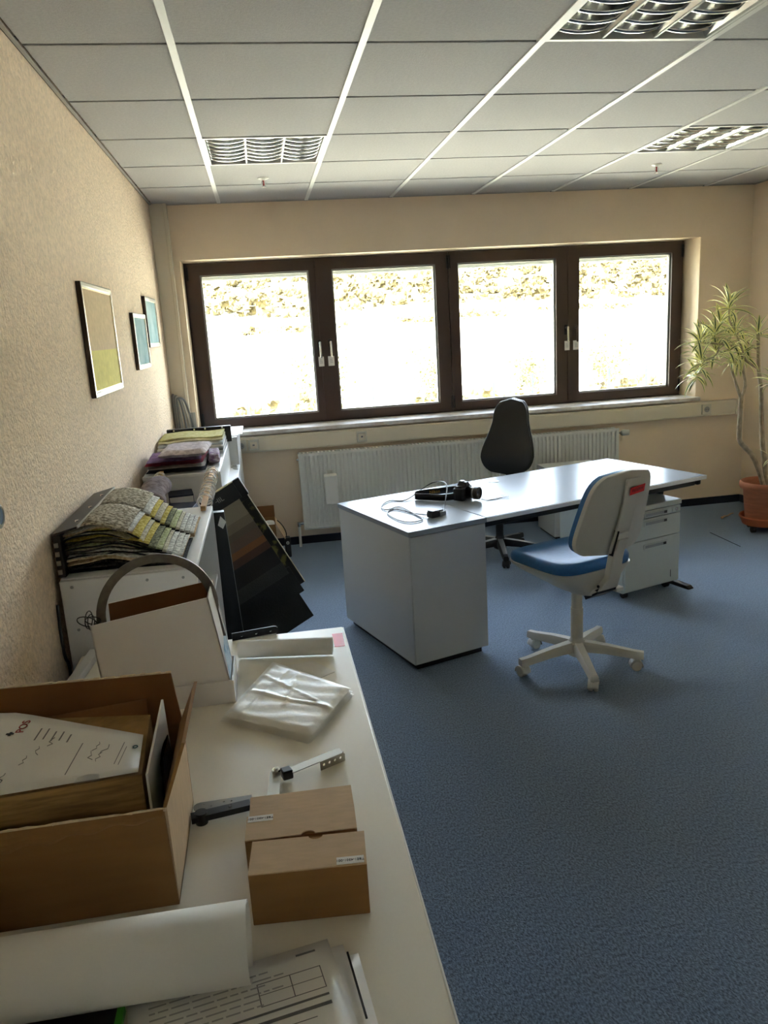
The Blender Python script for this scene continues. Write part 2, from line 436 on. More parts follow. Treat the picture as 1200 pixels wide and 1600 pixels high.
# ------------------------------------------------------------------ radiator
t = thing('radiator', 'long white ribbed panel radiator under the window', 'radiator', (1.52, 5.97, .14))
N = 78; x0, x1 = .245, 2.795; prof = []
for i in range(N):
    a = x0+(x1-x0)*i/N; d = (x1-x0)/N
    prof += [(a, 5.915), (a+d*.40, 5.915), (a+d*.5, 5.929), (a+d*.90, 5.929)]
prof.append((x1, 5.915))
g = G(); zz = [(.155, .012), (.19, 0), (.69, 0), (.722, .012)]
vs = []; fs = []; K = len(prof)
for z, dd in zz:
    for (x, y) in prof: vs.append((x, 5.915+(y-5.915)*(0 if dd else 1)+(.0 if not dd else .003), z))
for a in range(3):
    for i in range(K-1): fs.append((a*K+i, a*K+i+1, (a+1)*K+i+1, (a+1)*K+i))
g.add(vs, fs)
obj('rib_panel', g, m_rad, t, world=True, solid=.002, norm=False)
obj('back_panel', G().box(.23, 2.81, 5.985, 5.995, .15, .73), m_rad, t, world=True)
for a_ in (.22, 2.795): obj('side_cover', G().box(a_, a_+.025, 5.91, 6.0, .142, .735), m_rad, t, world=True, bevel=.003)
g = G().box(.22, 2.82, 5.91, 5.918, .722, .742).box(.22, 2.82, 5.99, 6.0, .722, .742).box(.22, 2.82, 5.91, 5.918, .142, .157)
for i in range(90): xx = .23+i*2.58/90; g.box(xx, xx+.012, 5.918, 5.99, .732, .74)
obj('top_grille', g, m_rad, t, world=True)
g = G().cyl((2.82, 5.945, .70), (2.85, 5.945, .70), .009)
obj('valve_body', g, m_chrome, t, world=True, smooth=True)
k = obj('thermostat_head', G().cyl((2.85, 5.945, .70), (2.858, 5.935, .70), .018, .024).cyl((2.858, 5.935, .70), (2.905, 5.905, .702), .026, .022), m_plast, t, world=True, bevel=.003, smooth=True)
g = G().cyl((.182, 5.95, .0), (.182, 5.95, .185), .011)
obj('pipe', g, m_rad, t, world=True, smooth=True)
obj('pipe_elbow', G().cyl((.172, 5.95, .19), (.22, 5.95, .19), .014).cyl((.182, 5.95, .165), (.182, 5.95, .2), .015), m_chrome, t, world=True, smooth=True)
obj('bleed_screw', G().cyl((.205, 5.945, .695), (.22, 5.945, .695), .007), m_chrome, t, world=True)
g = G().box(.6, .63, 5.995, YW, .2, .7).box(2.4, 2.43, 5.995, YW, .2, .7)
obj('wall_bracket', g, m_rad, t, world=True)
t = thing('radiator_humidifier', 'white plastic humidifier box hung on the radiator ribs', 'humidifier', (.45, 5.9, .337))
obj('tank', G().hexa([(.4,5.872,.337),(.502,5.872,.337),(.502,5.912,.337),(.4,5.912,.337)], [(.398,5.852,.565),(.5,5.852,.565),(.5,5.912,.575),(.398,5.912,.575)]), m_edge, t, world=True, bevel=.006)
obj('hook', G().box(.43, .47, 5.895, 5.908, .575, .60), m_plast, t, world=True)

# ------------------------------------------------------------------ ceiling lamps
def make_lamp(x0, y0, label):
    cx, cy = x0+P0/2, y0+P0/2
    t = thing('ceiling_lamp', label, 'ceiling lamp', (cx, cy, CH), group='square louvre lamps in the suspended ceiling')
    h = .295; g = G()
    g.box(-h, h, -h, -h+.006, -.004, .10).box(-h, h, h-.006, h, -.004, .10).box(-h, -h+.006, -h, h, -.004, .10).box(h-.006, h, -h, h, -.004, .10).box(-h, h, -h, h, .10, .104)
    obj('housing', g, m_runner, t)
    g = G(); q = .309
    g.box(-q, q, -q, -h, -.004, .004).box(-q, q, h, q, -.004, .004).box(-q, -h, -h, h, -.004, .004).box(h, q, -h, h, -.004, .004)
    obj('rim', g, m_runner, t)
    cw = (2*h-.012)/3
    blade = None
    for c in range(3):
        a = -h+.006+c*cw; b = a+cw; mid = (a+b)/2
        if c: obj('divider', G().box(a-.004, a+.004, -h+.006, h-.006, -.002, .012), m_runner, t)
        obj('fluorescent_tube', G().cyl((mid, -h+.01, .065), (mid, h-.01, .065), .013, n=12), m_paperg, t, smooth=True)
        def refl(u, v, a=a, b=b, mid=mid):
            s = u*2-1; hw = cw/2-.004
            return (mid+s*hw, -h+.007+v*(2*h-.014), .094-.092*abs(s)**2.4)
        obj('reflector', G().grid(refl, 14, 1), m_alu, t, smooth=180, norm=False)
        for k in range(7):
            y = -h+.045+k*(2*h-.09)/6
            if blade is None:
                # cross blade: rounded lower edge sagging in the middle, thin at the top
                def bring(s_):
                    hw = cw/2-.007; zb = .001+.012*abs(s_)**2; zt = .046
                    return [(s_*hw, dy, zb+dz) for dy, dz in ((0, 0), (.006, .0008), (.010, .004), (.009, .010), (.004, zt-zb), (-.004, zt-zb), (-.009, .010), (-.010, .004), (-.006, .0008))]
                blade = obj('louvre_blade', G().loft([bring(-1+2*i/10) for i in range(11)]), m_alu, t, smooth=70); blade.location = (mid, y, 0)
            else: inst(blade, t, (mid, y, 0))
    return t
make_lamp(rxs[0], RY0+2*P0, 'square louvre ceiling lamp on the left, nearest the three wall pictures')
make_lamp(rxs[2], RY0-P0, 'large louvre ceiling lamp cut off by the top edge of the photo')
make_lamp(rxs[4], RY0+2*P0, 'square louvre ceiling lamp on the right above the potted plant')

def sprinkler(x, y, label):
    t = thing('sprinkler_head', label, 'sprinkler', (x, y, CH), group='sprinkler heads')
    obj('escutcheon', G().lathe([(.034, 0), (.034, -.003), (.02, -.008), (.012, -.012)], 20), m_plast, t, smooth=True)
    g = G().tube([(-.008, 0, -.012), (-.012, 0, -.025), (-.006, 0, -.046), (0, 0, -.05), (.006, 0, -.046), (.012, 0, -.025), (.008, 0, -.012)], .0028, 6)
    obj('yoke', g, m_chrome, t, smooth=True)
    obj('glass_bulb', G().cyl((0, 0, -.014), (0, 0, -.044), .004, n=10), mat('red_bulb', (160, 20, 20), .2), t, smooth=True)
    obj('deflector', G().cyl((0, 0, -.05), (0, 0, -.053), .014, n=14), m_chrome, t)
sprinkler(.121, 5.16, 'small red bulb sprinkler head near the left ceiling lamp')
sprinkler(2.68, 5.12, 'small red bulb sprinkler head near the right ceiling lamp')

# ------------------------------------------------------------------ pictures on the left wall
def picture(y0, y1, z0, z1, pic, label, fw_=.018, glazed=False):
    t = thing('picture_frame', label, 'picture', (XL, (y0+y1)/2, z0), group='framed pictures on the left wall')
    D = .02; g = G()
    for a in ((y0, y0+fw_, z0, z1), (y1-fw_, y1, z0, z1), (y0+fw_, y1-fw_, z0, z0+fw_), (y0+fw_, y1-fw_, z1-fw_, z1)): g.box(XL, XL+D, a[0], a[1], a[2], a[3])
    obj('frame', g, mat('dark_bronze_frame', (60, 50, 38), .3, .3), t, world=True, bevel=.003)
    g = G(); e = fw_; w = .006
    for a in ((y0+e, y0+e+w, z0+e, z1-e), (y1-e-w, y1-e, z0+e, z1-e), (y0+e+w, y1-e-w, z0+e, z0+e+w), (y0+e+w, y1-e-w, z1-e-w, z1-e)): g.box(XL+.004, XL+.018, a[0], a[1], a[2], a[3])
    obj('inner_moulding', g, mat('gold_moulding', (196, 176, 130), .35, .4), t, world=True)
    obj('print', G().box(XL, XL+.015, y0+e, y1-e, z0+e, z1-e), pic, t, world=True)
    if glazed: obj('picture_glass', G().box(XL+.0158, XL+.0166, y0+e, y1-e, z0+e, z1-e), m_glass, t, world=True)
# reflection of the view outside painted into the print colour: tan above yellow
m_pic1 = bpy.data.materials.new('field_reflection_print'); m_pic1.use_nodes = True
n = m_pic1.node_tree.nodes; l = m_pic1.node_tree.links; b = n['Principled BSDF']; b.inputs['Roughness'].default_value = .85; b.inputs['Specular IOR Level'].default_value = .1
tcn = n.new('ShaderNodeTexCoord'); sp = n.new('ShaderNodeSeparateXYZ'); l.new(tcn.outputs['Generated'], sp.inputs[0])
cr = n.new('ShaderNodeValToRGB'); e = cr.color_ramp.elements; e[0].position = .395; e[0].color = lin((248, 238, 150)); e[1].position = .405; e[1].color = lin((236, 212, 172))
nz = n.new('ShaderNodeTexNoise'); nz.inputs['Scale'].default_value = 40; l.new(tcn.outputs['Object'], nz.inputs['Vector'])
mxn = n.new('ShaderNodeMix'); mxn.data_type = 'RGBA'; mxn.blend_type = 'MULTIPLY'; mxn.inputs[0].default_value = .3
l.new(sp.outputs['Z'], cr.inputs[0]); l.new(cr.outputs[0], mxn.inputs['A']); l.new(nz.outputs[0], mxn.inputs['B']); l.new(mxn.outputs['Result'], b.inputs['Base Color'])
m_pic2 = mat('pale_blue_print', (140, 174, 180), .9, rgb2=(176, 200, 204), vscale=7, spec=.05)
picture(3.245, 3.89, 1.44, 1.89, m_pic1, 'largest framed picture with a tan and yellow reflection of outdoors painted on', .02)
picture(4.47, 4.95, 1.497, 1.803, m_pic2, 'middle framed pale blue picture, hung lower than its neighbour')
picture(5.02, 5.53, 1.61, 1.915, m_pic2, 'framed pale blue picture nearest to the window wall')
g = G().lathe([(.03, 0), (.032, .006), (.024, .01), (.022, .006)], 28)
sg = thing('wall_plate', 'blue round wall plate with pale rim at the left edge', 'wall plate', (XL, 1.985, 1.253), rot=(0, R(90), 0))
obj('rim', g, m_gasket, sg, smooth=True)
obj('face', G().cyl((0, 0, 0), (0, 0, .007), .023, n=24), mat('blue_plate', (40, 84, 124), .4), sg)
# ------------------------------------------------------------------ desk and its end cabinet
DA = 18.5; DO = (.607, 3.45)
DZ = .71
t = thing('end_cabinet', 'plain white laminate cabinet standing at the left end of the desk', 'cabinet', (DO[0], DO[1], 0), DA)
obj('body', G().box(.004, .436, .004, .80, .035, .683), m_grey, t, bevel=.002)
obj('front_panel', G().box(.008, .432, 0, .004, .04, .681), m_grey, t)
obj('plinth', G().box(.03, .41, .03, .77, 0, .035), m_black, t)
obj('top_board', G().box(0, .44, 0, .81, .685, DZ), m_white, t, bevel=.002)
t = thing('desk', 'long white office desk with black steel frame', 'desk', (DO[0], DO[1], 0), DA)
obj('desk_top', G().box(.443, 1.985, .004, .81, .685, DZ), m_white, t, bevel=.004)
obj('edge_band', G().box(.445, 1.983, 0, .004, .687, DZ-.002).box(1.985, 1.988, .006, .808, .687, DZ-.002), m_edge, t)
obj('front_beam', G().box(.46, 1.95, .05, .09, .645, .685), m_blackm, t, bevel=.006)
obj('rear_beam', G().box(.46, 1.95, .70, .74, .645, .685), m_blackm, t, bevel=.006)
obj('side_beam', G().box(1.945, 1.975, .03, .77, .65, .685), m_blackm, t, bevel=.008)
obj('leg_column', G().hexa([(1.945,.36,.03),(1.975,.36,.03),(1.975,.46,.03),(1.945,.46,.03)], [(1.945,.30,.65),(1.975,.30,.65),(1.975,.52,.65),(1.945,.52,.65)]), m_blackm, t, bevel=.004)
obj('leg_foot', G().hexa([(1.935,.06,0),(1.985,.06,0),(1.985,.74,0),(1.935,.74,0)], [(1.94,.08,.02),(1.98,.08,.02),(1.975,.72,.045),(1.945,.72,.045)]), m_blackm, t, bevel=.004)
obj('support_bracket', G().box(.445, .47, .1, .7, .60, .685), m_blackm, t)
obj('cable_grommet', G().lathe([(.032, DZ), (.034, DZ+.002), (.028, DZ+.003), (.01, DZ+.003)], 24, c=(.98, .70, 0)), m_gasket, t, smooth=True)
obj('red_sticker', G().box(.83, .91, .10, .16, DZ, DZ+.0008), m_pink, t)

# mobile drawer pedestal
t = thing('drawer_pedestal', 'white mobile drawer pedestal with three drawers under the desk', 'pedestal', (DO[0], DO[1], 0), DA)
x0, x1, y0, y1 = 1.485, 1.925, .125, .70
obj('body', G().box(x0, x1, y0+.02, y1, .045, .525), m_ped, t, bevel=.002)
obj('top_board', G().box(x0-.003, x1+.003, y0, y1+.003, .528, .558), m_ped, t, bevel=.004)
def drawer(z0, z1, hz, lock=False):
    d = obj('drawer', G().box(x0+.004, x1-.004, y0+.002, y0+.02, z0, z1), m_ped, t, bevel=.003)
    obj('handle_frame', G().box(x0+.14, x0+.33, y0-.004, y0+.002, hz-.018, hz+.012), m_ped, d, bevel=.002)
    obj('handle_recess', G().box(x0+.15, x0+.32, y0-.005, y0-.002, hz-.011, hz+.006), m_greyed, d)
    obj('handle_gap', G().box(x0+.295, x0+.318, y0-.0055, y0-.004, hz-.010, hz+.005), m_black, d)
    if lock:
        obj('lock_plate', G().box(x1-.075, x1-.02, y0-.003, y0+.002, z0+.006, z1-.006), m_ped, d, bevel=.002)
        obj('lock', G().cyl((x1-.045, y0-.003, hz), (x1-.045, y0-.008, hz), .01), m_chrome, d)
    return d
drawer(.482, .523, .503, True); drawer(.352, .477, .452); d = drawer(.055, .347, .312)
obj('scuff', G().box(x1-.075, x1-.071, y0+.001, y0+.0022, .085, .13), m_black, d)
for cx, cy in ((x0+.05, y0+.06), (x1-.05, y0+.06), (x0+.05, y1-.06), (x1-.05, y1-.06)):
    obj('caster', G().cyl((cx-.012, cy, .022), (cx+.012, cy, .022), .022, n=14).box(cx-.008, cx+.008, cy-.008, cy+.008, .03, .046), m_black, t, smooth=True)

# low cabinet behind the desk
t = thing('side_cabinet', 'small white cabinet on the carpet behind the desk beside black chair', 'cabinet', (2.3, 5.6, 0))
obj('body', G().box(2.085, 2.52, 5.44, 5.80, .02, .50), m_grey, t, world=True, bevel=.002)
obj('top_board', G().box(2.08, 2.525, 5.435, 5.805, .50, .525), m_grey, t, world=True, bevel=.002)
obj('door', G().box(2.09, 2.515, 5.43, 5.44, .03, .49), m_grey, t, world=True)
obj('plinth', G().box(2.10, 2.51, 5.46, 5.79, 0, .02), m_black, t, world=True)

# ------------------------------------------------------------------ office chairs
def star_base(t, ang0, rad, m_arm, m_wh, m_top=None, z_in=.125, z_out=.098, hood=True):
    g = G().lathe([(.03, .055), (.045, .065), (.045, .125), (.032, .14), (.028, .155)], 24)
    obj('hub', g, m_arm, t, smooth=True)
    for k in range(5):
        a = R(ang0+72*k); d = Vector((math.cos(a), math.sin(a), 0)); sd = Vector((-d.y, d.x, 0))
        def ring(r, w, zt, h):
            p = d*r
            return [tuple(p+sd*w*c+Vector((0, 0, z))) for c, z in ((-1, zt-h), (-1, zt-h*.35), (-.7, zt), (.7, zt), (1, zt-h*.35), (1, zt-h))]
        g = G().loft([ring(.025, .026, z_in+.008, .05), ring(rad*.5, .022, (z_in+z_out)/2+.008, .042), ring(rad*.93, .019, z_out, .036), ring(rad+.022, .018, z_out-.004, .034)])
        s = obj('spoke', g, m_arm, t, smooth=35)
        if m_top:
            g = G().loft([ring(.03, .018, z_in+.0115, .004), ring(rad*.5, .016, (z_in+z_out)/2+.0105, .003), ring(rad*.93, .014, z_out+.002, .003)])
            obj('spoke_trim', g, m_top, s, smooth=35)
        p = d*rad
        c = G().cyl(p+Vector((0, 0, .05)), p+Vector((0, 0, z_out-.025)), .008, n=10)
        c2 = obj('caster', c, m_wh, t, smooth=True)
        rot = a+R(70+31*k); e = Vector((math.cos(rot), math.sin(rot), 0)); f = Vector((-e.y, e.x, 0))
        q = p+f*.012+Vector((0, 0, .026))
        g = G()
        for s_ in (-1, 1): g.cyl(q+e*(.004*s_), q+e*(.021*s_), .026, .024, n=20)
        obj('wheel', g, m_wh, c2, smooth=True, bevel=.002)
        if hood:
            def hd(u, v):
                th = R(-10)+u*R(200); w = (v*2-1)
                return tuple(q+e*(.024*w)+f*(-math.cos(th)*.029)+Vector((0, 0, math.sin(th)*.029)))
            obj('wheel_hood', G().grid(hd, 10, 4), m_wh, c2, smooth=True, solid=.002, norm=False)

CR = 20.0
t = thing('office_chair', 'off-white swivel chair with blue upholstery beside the desk', 'chair', (1.379, 3.316, 0), CR)
bluechair = t
star_base(t, -98-CR, .285, m_plast, m_plast)
obj('column', G().cyl((0, 0, .12), (0, 0, .30), .029, n=24).cyl((0, 0, .30), (0, 0, .43), .0255, n=24), m_plast, t, smooth=True)
g = G().loft([superell(.07, .10, .40, 0, -.02, 3), superell(.10, .14, .415, 0, -.03, 3), superell(.205, .20, .49, 0, .04, 4), superell(.232, .222, .515, 0, .055, 4.5), superell(.234, .224, .528, 0, .055, 4.5)])
obj('seat_shell', g, m_plast, t, smooth=50)
def seatring(s, z, dz=0.0):
    o = []
    for x, y, zz in superell(.228*s, .218*s, z, 0, .055, 4.8, 44):
        o.append((x, y, zz-.018*max(0, (y-.14)/.13)**2-.02*abs(y+.12)*(1 if y < -.12 else 0)+dz*(abs(x)/.23)**2))
    return o
g = G().loft([seatring(.99, .53), seatring(1.0, .545), seatring(1.0, .562), seatring(.975, .575), seatring(.90, .580), seatring(.6, .574), seatring(.25, .57), seatring(.02, .569)])
obj('seat_cushion', g, m_blue, t, smooth=50)
Z0, Z1 = .615, 1.005; ZM = (Z0+Z1)/2; HZ = (Z1-Z0)/2
def bhw(z): return .200-.045*((z-Z0)/(Z1-Z0))**1.3
def bpt(u, v, off, grow=1.0, bulge=0.0):
    s = v*2-1; z = ZM+s*HZ*(1 if abs(s) < 1 else 1)*(1+(grow-1)*.5)
    f = max(0.0, 1-abs(s)**5)**(1/3.2); x = (u*2-1)*bhw(min(max(z, Z0), Z1))*f*grow
    y = -.215-(z-Z0)*.27+1.1*x*x+off-bulge*(1-(u*2-1)**2)*(1-s*s)
    return (x, y, z)
g = G().slab(lambda u, v: bpt(u, v, .045), lambda u, v: bpt(u, v, .012), 16, 22)
obj('back_cushion', g, m_blue, t, smooth=60, bevel=.008, seg=3)
g = G().slab(lambda u, v: bpt(u, v, .012, 1.03), lambda u, v: bpt(u, v, -.012, 1.03, .012), 18, 22)
shell = obj('back_shell', g, m_plast, t, smooth=55, bevel=.005)
def ridge(u, v, o): x = (u*2-1)*.042; z = .63+v*.345; return (x*(1-.12*v), -.215-(z-Z0)*.27-.023-o-.008*math.sin(PI*v), z)
g = G().slab(lambda u, v: ridge(u, v, .0), lambda u, v: ridge(u, v, .012), 4, 12)
obj('back_ridge', g, m_plast, t, bevel=.003)
g = G().loft([[(sx*hw_, yy+.018*math.cos(tt), zz) for sx, tt in ((-1, PI), (1, PI), (1, 0), (-1, 0))] for yy, zz, hw_ in ((-.13, .415, .075), (-.19, .45, .055), (-.225, .51, .036), (-.242, .60, .032), (-.256, .66, .032), (-.275, .73, .032))])
obj('back_bracket', g, m_plast, t, bevel=.006)
obj('height_catch', G().hexa([(-.030, -.277, .645), (.030, -.277, .645), (.030, -.25, .645), (-.030, -.25, .645)], [(-.030, -.296, .70), (.030, -.296, .70), (.030, -.265, .70), (-.030, -.265, .70)]), m_plast, t, bevel=.004)
obj('bracket_slot', G().hexa([(-.0345, -.262, .62), (-.032, -.262, .62), (-.032, -.24, .62), (-.0345, -.24, .62)], [(-.0345, -.298, .74), (-.032, -.298, .74), (-.032, -.27, .74), (-.0345, -.27, .74)]), m_black, t)
obj('tilt_lever', G().cyl((.05, -.15, .425), (.09, -.165, .42), .006).box(.07, .115, -.185, -.15, .41, .43), m_plast, t, bevel=.004)
obj('pivot_screw', G().cyl((-.056, -.2, .47), (-.06, -.2, .47), .007, n=10), m_black, t)
obj('recess', G().hexa([(-.058, -.12, .385), (.058, -.12, .385), (.058, -.19, .43), (-.058, -.19, .43)], [(-.058, -.11, .40), (.058, -.11, .40), (.058, -.2, .46), (-.058, -.2, .46)]), m_black, t)
# red sticker with handwriting on the rear of the backrest
zc = .925; xc = .018
sl = -.27
stM = frame((xc, -.215-(zc-Z0)*.27-.048, zc), (1, 0, .10), (-.0, sl, 1))
g = G().box(-.042, .042, -.018, .018, 0, .0008)
s = obj('red_sticker', g, m_red, t); s.matrix_basis = stM
lettering('RESERV', .019, m_inkb, s, Matrix.Translation((0, 0, .001)))

BR = 145.0
t = thing('office_chair', 'black high-back swivel chair standing between the desk and the radiator', 'chair', (1.575, 5.18, 0), BR)
star_base(t, -100-BR, .31, m_black, m_black, m_greyed)
obj('column', G().cyl((0, 0, .13), (0, 0, .40), .027, n=24), m_black, t, smooth=True)
obj('seat_shell', G().loft([superell(.09, .1, .39, 0, 0, 3), superell(.2, .2, .425, 0, .03, 4), superell(.232, .22, .44, 0, .04, 4)]), m_black, t, smooth=50)
def sr2(s, z): return superell(.235*s, .225*s, z, 0, .045, 3.6, 40)
obj('seat_cushion', G().loft([sr2(.98, .44), sr2(1.0, .455), sr2(1.0, .475), sr2(.95, .49), sr2(.8, .495), sr2(.3, .49), sr2(.03, .49)]), m_leather, t, smooth=55)
Y0, Y1 = .555, 1.09
def kpt(u, v, off, grow=1.0, bul=.0):
    s = v*2-1; z = (Y0+Y1)/2+s*(Y1-Y0)/2*(1+(grow-1)*.4); q = (z-Y0)/(Y1-Y0)
    w = .182+.012*math.sin(PI*min(1, max(0, q*1.7)))-.052*max(0, min(1, (q-.25)/.45))**1.2
    f = max(0.0, 1-abs(s)**4.5)**(1/2.6)
    x = (u*2-1)*w*f*grow
    y = -.235-(z-Y0)*.26+1.2*x*x-.03*math.sin(PI*q)*0+off+bul*(1-(u*2-1)**2)*(1-s**4)+.022*math.exp(-((q-.28)/.2)**2)
    return (x, y, z)
obj('back_cushion', G().slab(lambda u, v: kpt(u, v, .03, 1, .022), lambda u, v: kpt(u, v, 0), 16, 24), m_leather, t, smooth=60, bevel=.008, seg=3)
obj('back_shell', G().slab(lambda u, v: kpt(u, v, 0, 1.03), lambda u, v: kpt(u, v, -.022, 1.03, -.01), 16, 24), m_black, t, smooth=60, bevel=.004)
obj('back_bracket', G().bar((0, -.10, .42), (0, -.25, .44), .06, .02).bar((0, -.25, .43), (0, -.315, .72), .06, .02, upv=(0, 1, 0)), m_black, t, bevel=.005)

# ------------------------------------------------------------------ potted plant
PX, PY = 3.615, 5.15
t = thing('potted_plant', 'variegated yellow-green dracaena in a terracotta pot by the right wall', 'potted plant', (PX, PY, 0))
prof = [(.128, .075), (.150, .30), (.154, .325), (.172, .328), (.180, .345), (.178, .372), (.167, .38), (.156, .372), (.148, .335), (.12, .10), (.02, .09)]
obj('pot', G().lathe(prof, 48), m_terra, t, smooth=50)
obj('saucer', G().lathe([(.11, .052), (.146, .055), (.164, .10), (.172, .112), (.168, .122), (.158, .118), (.146, .078), (.02, .072)], 48), m_terra2, t, smooth=50)
for k in range(4):
    a = R(200+90*k); c = Vector((.112*math.cos(a), .112*math.sin(a), .023))
    obj('caster', G().cyl(c+Vector((-.014, 0, 0)), c+Vector((.014, 0, 0)), .023, n=14).box(c.x-.02, c.x+.02, c.y-.02, c.y+.02, .04, .054), m_black, t, smooth=True)
obj('soil', G().lathe([(.02, .325), (.145, .32), (.143, .30), (.02, .30)], 32), m_soil, t)
def W2(x, z, y=PY): return (x-PX, y-PY, z)
def crook(pts, k=4):
    # Catmull-Rom smoothing
    o = []; P = [Vector(p) for p in pts]; P = [P[0]]+P+[P[-1]]
    for i in range(1, len(P)-2):
        for j in range(k):
            u = j/k; a, b, c, d = P[i-1], P[i], P[i+1], P[i+2]
            o.append(.5*((2*b)+(c-a)*u+(2*a-5*b+4*c-d)*u*u+(3*b-a-3*c+d)*u**3))
    o.append(P[-2]); return o
def stem(pts, r0, r1, name='stem'):
    p = crook(pts); k = len(p); rr = [r0+(r1-r0)*i/(k-1) for i in range(k)]
    return obj(name, G().tube(p, rr, 9), m_bark, t, smooth=True)
stem([W2(3.61, .30), W2(3.56, .45), W2(3.49, .585), W2(3.395, .685), W2(3.38, .76), W2(3.382, .88), W2(3.384, 1.01)], .019, .016)
stem([W2(3.384, 1.0), W2(3.33, 1.13), W2(3.29, 1.25), W2(3.28, 1.30)], .011, .008)
stem([W2(3.384, 1.0), W2(3.41, 1.09), W2(3.39, 1.2), W2(3.37, 1.33)], .011, .008)
stem([W2(3.64, .30), W2(3.61, .62, 5.2), W2(3.60, .85, 5.22), W2(3.57, 1.05, 5.2), W2(3.53, 1.2, 5.18), W2(3.50, 1.33), W2(3.49, 1.45)], .02, .011)
stem([W2(3.53, 1.2, 5.18), W2(3.40, 1.27, 5.14), W2(3.28, 1.37, 5.1), W2(3.14, 1.40, 5.05), W2(3.0, 1.42, 5.05)], .009, .006, 'branch')
stem([W2(3.40, 1.27, 5.14), W2(3.31, 1.42, 5.1), W2(3.25, 1.55, 5.12), W2(3.24, 1.64, 5.12)], .007, .005, 'branch')
stem([W2(3.28, 1.37, 5.1), W2(3.18, 1.30, 5.2), W2(3.05, 1.19, 5.18)], .006, .004, 'branch')
stem([W2(3.14, 1.40, 5.05), W2(3.08, 1.33, 5.0), W2(2.98, 1.30, 4.98)], .005, .004, 'branch')
stem([W2(3.50, 1.33), W2(3.42, 1.41, 5.2), W2(3.32, 1.50, 5.22)], .006, .004, 'branch')
stem([W2(3.56, 1.06, 5.2), W2(3.56, 1.10, 5.08), W2(3.55, 1.12, 5.03)], .006, .004, 'branch')
stem([W2(3.58, .33, 5.1), W2(3.585, .46, 5.06), W2(3.57, .58, 5.04)], .006, .004, 'branch')
# leaf: lance shape, dark centre strip, pale margins
LL = 1.0
def leaf_mesh():
    g = G(); rows_ = 7; A = []
    for i in range(rows_+1):
        v = i/rows_; w = .095*(math.sin(PI*min(1, v*.93+.05))**.75)*(1-.35*v) if i < rows_ else .002
        z = -.32*v*v*v+.05*v; fold = .35
        A.append([(-w, v, z+fold*w), (-w*.30, v, z+fold*.2*w), (0, v, z), (w*.30, v, z+fold*.2*w), (w, v, z+fold*w)])
    vs = [p for r_ in A for p in r_]
    for i in range(rows_):
        for j in range(4):
            g.mi = 1 if j in (0, 3) else 0
            q = [i*5+j, i*5+j+1, (i+1)*5+j+1, (i+1)*5+j]
            g.add([vs[k] for k in q], [(0, 1, 2, 3)])
    return g
leaf0 = None
ROS = [(3.24, 1.655, 5.12, 1.1, 22, 0), (3.31, 1.53, 5.22, 1.0, 20, 0), (3.10, 1.48, 5.05, .95, 20, 0), (2.99, 1.435, 5.05, 1.0, 20, 0), (2.965, 1.31, 4.98, .95, 18, 0),
       (3.045, 1.195, 5.18, .95, 18, 1), (3.14, 1.36, 5.1, .9, 18, 0), (3.28, 1.47, 5.1, .95, 20, 0), (3.335, 1.30, 5.12, .95, 18, 1), (3.49, 1.46, 5.15, 1.05, 20, 0),
       (3.55, 1.12, 5.02, 1.1, 20, 0), (3.38, 1.335, 5.15, .95, 18, 1), (3.17, 1.44, 5.18, .9, 16, 0), (3.28, 1.28, 5.12, .9, 16, 1), (3.57, .58, 5.04, .7, 10, 0), (3.06, 1.36, 5.2, .9, 14, 0)]
ROS += [(3.07, 1.45, 5.12, .9, 16, 0), (3.22, 1.36, 5.06, .95, 16, 1), (3.02, 1.26, 5.08, .9, 16, 1), (3.20, 1.55, 5.16, .95, 14, 0), (3.42, 1.40, 5.2, .9, 14, 1)]
for (x, z, y, s, k, droop) in ROS:
    k = int(k*.84)
    for i in range(k):
        az = i*2.39996+random.uniform(-.3, .3); q = i/k
        el = R(78)-q*R(100)-droop*R(25)+random.uniform(-.15, .15)
        L = s*random.uniform(.125, .185)
        if leaf0 is None: o = leaf0 = obj('leaf', leaf_mesh(), [m_leafg, m_leafy], t, smooth=True)
        else: o = inst(leaf0, t)
        o.location = W2(x, z-.03*q, y)
        o.rotation_euler = (Matrix.Rotation(az, 3, 'Z') @ Matrix.Rotation(el, 3, 'X') @ Matrix.Rotation(random.uniform(-.4, .4), 3, 'Y')).to_euler()
        o.scale = (L*random.uniform(1.1, 1.5), L, L)
g = G()
g.tube([(3.53, 5.555, .006), (3.57, 5.58, .012), (3.61, 5.60, .006), (3.66, 5.63, .014), (3.70, 5.66, .006)], [.008, .006, .004, .005, .003], 6).sph((3.535, 5.555, .010), (.014, .011, .009), 8, 6)
tag(obj('fallen_leaf', g, m_wood, smooth=True), 'dry curled fallen leaf on the carpet beside the plant pot', 'leaf')

# ------------------------------------------------------------------ things on the desk
def D(x, y, z=DZ):  # desk frame -> world
    c, s = math.cos(R(DA)), math.sin(R(DA)); return (DO[0]+x*c-y*s, DO[1]+x*s+y*c, z)
t = thing('camera', 'black camera with zoom lens and strap lying on the white desk', 'camera', (1.025, 4.03, DZ), -45)
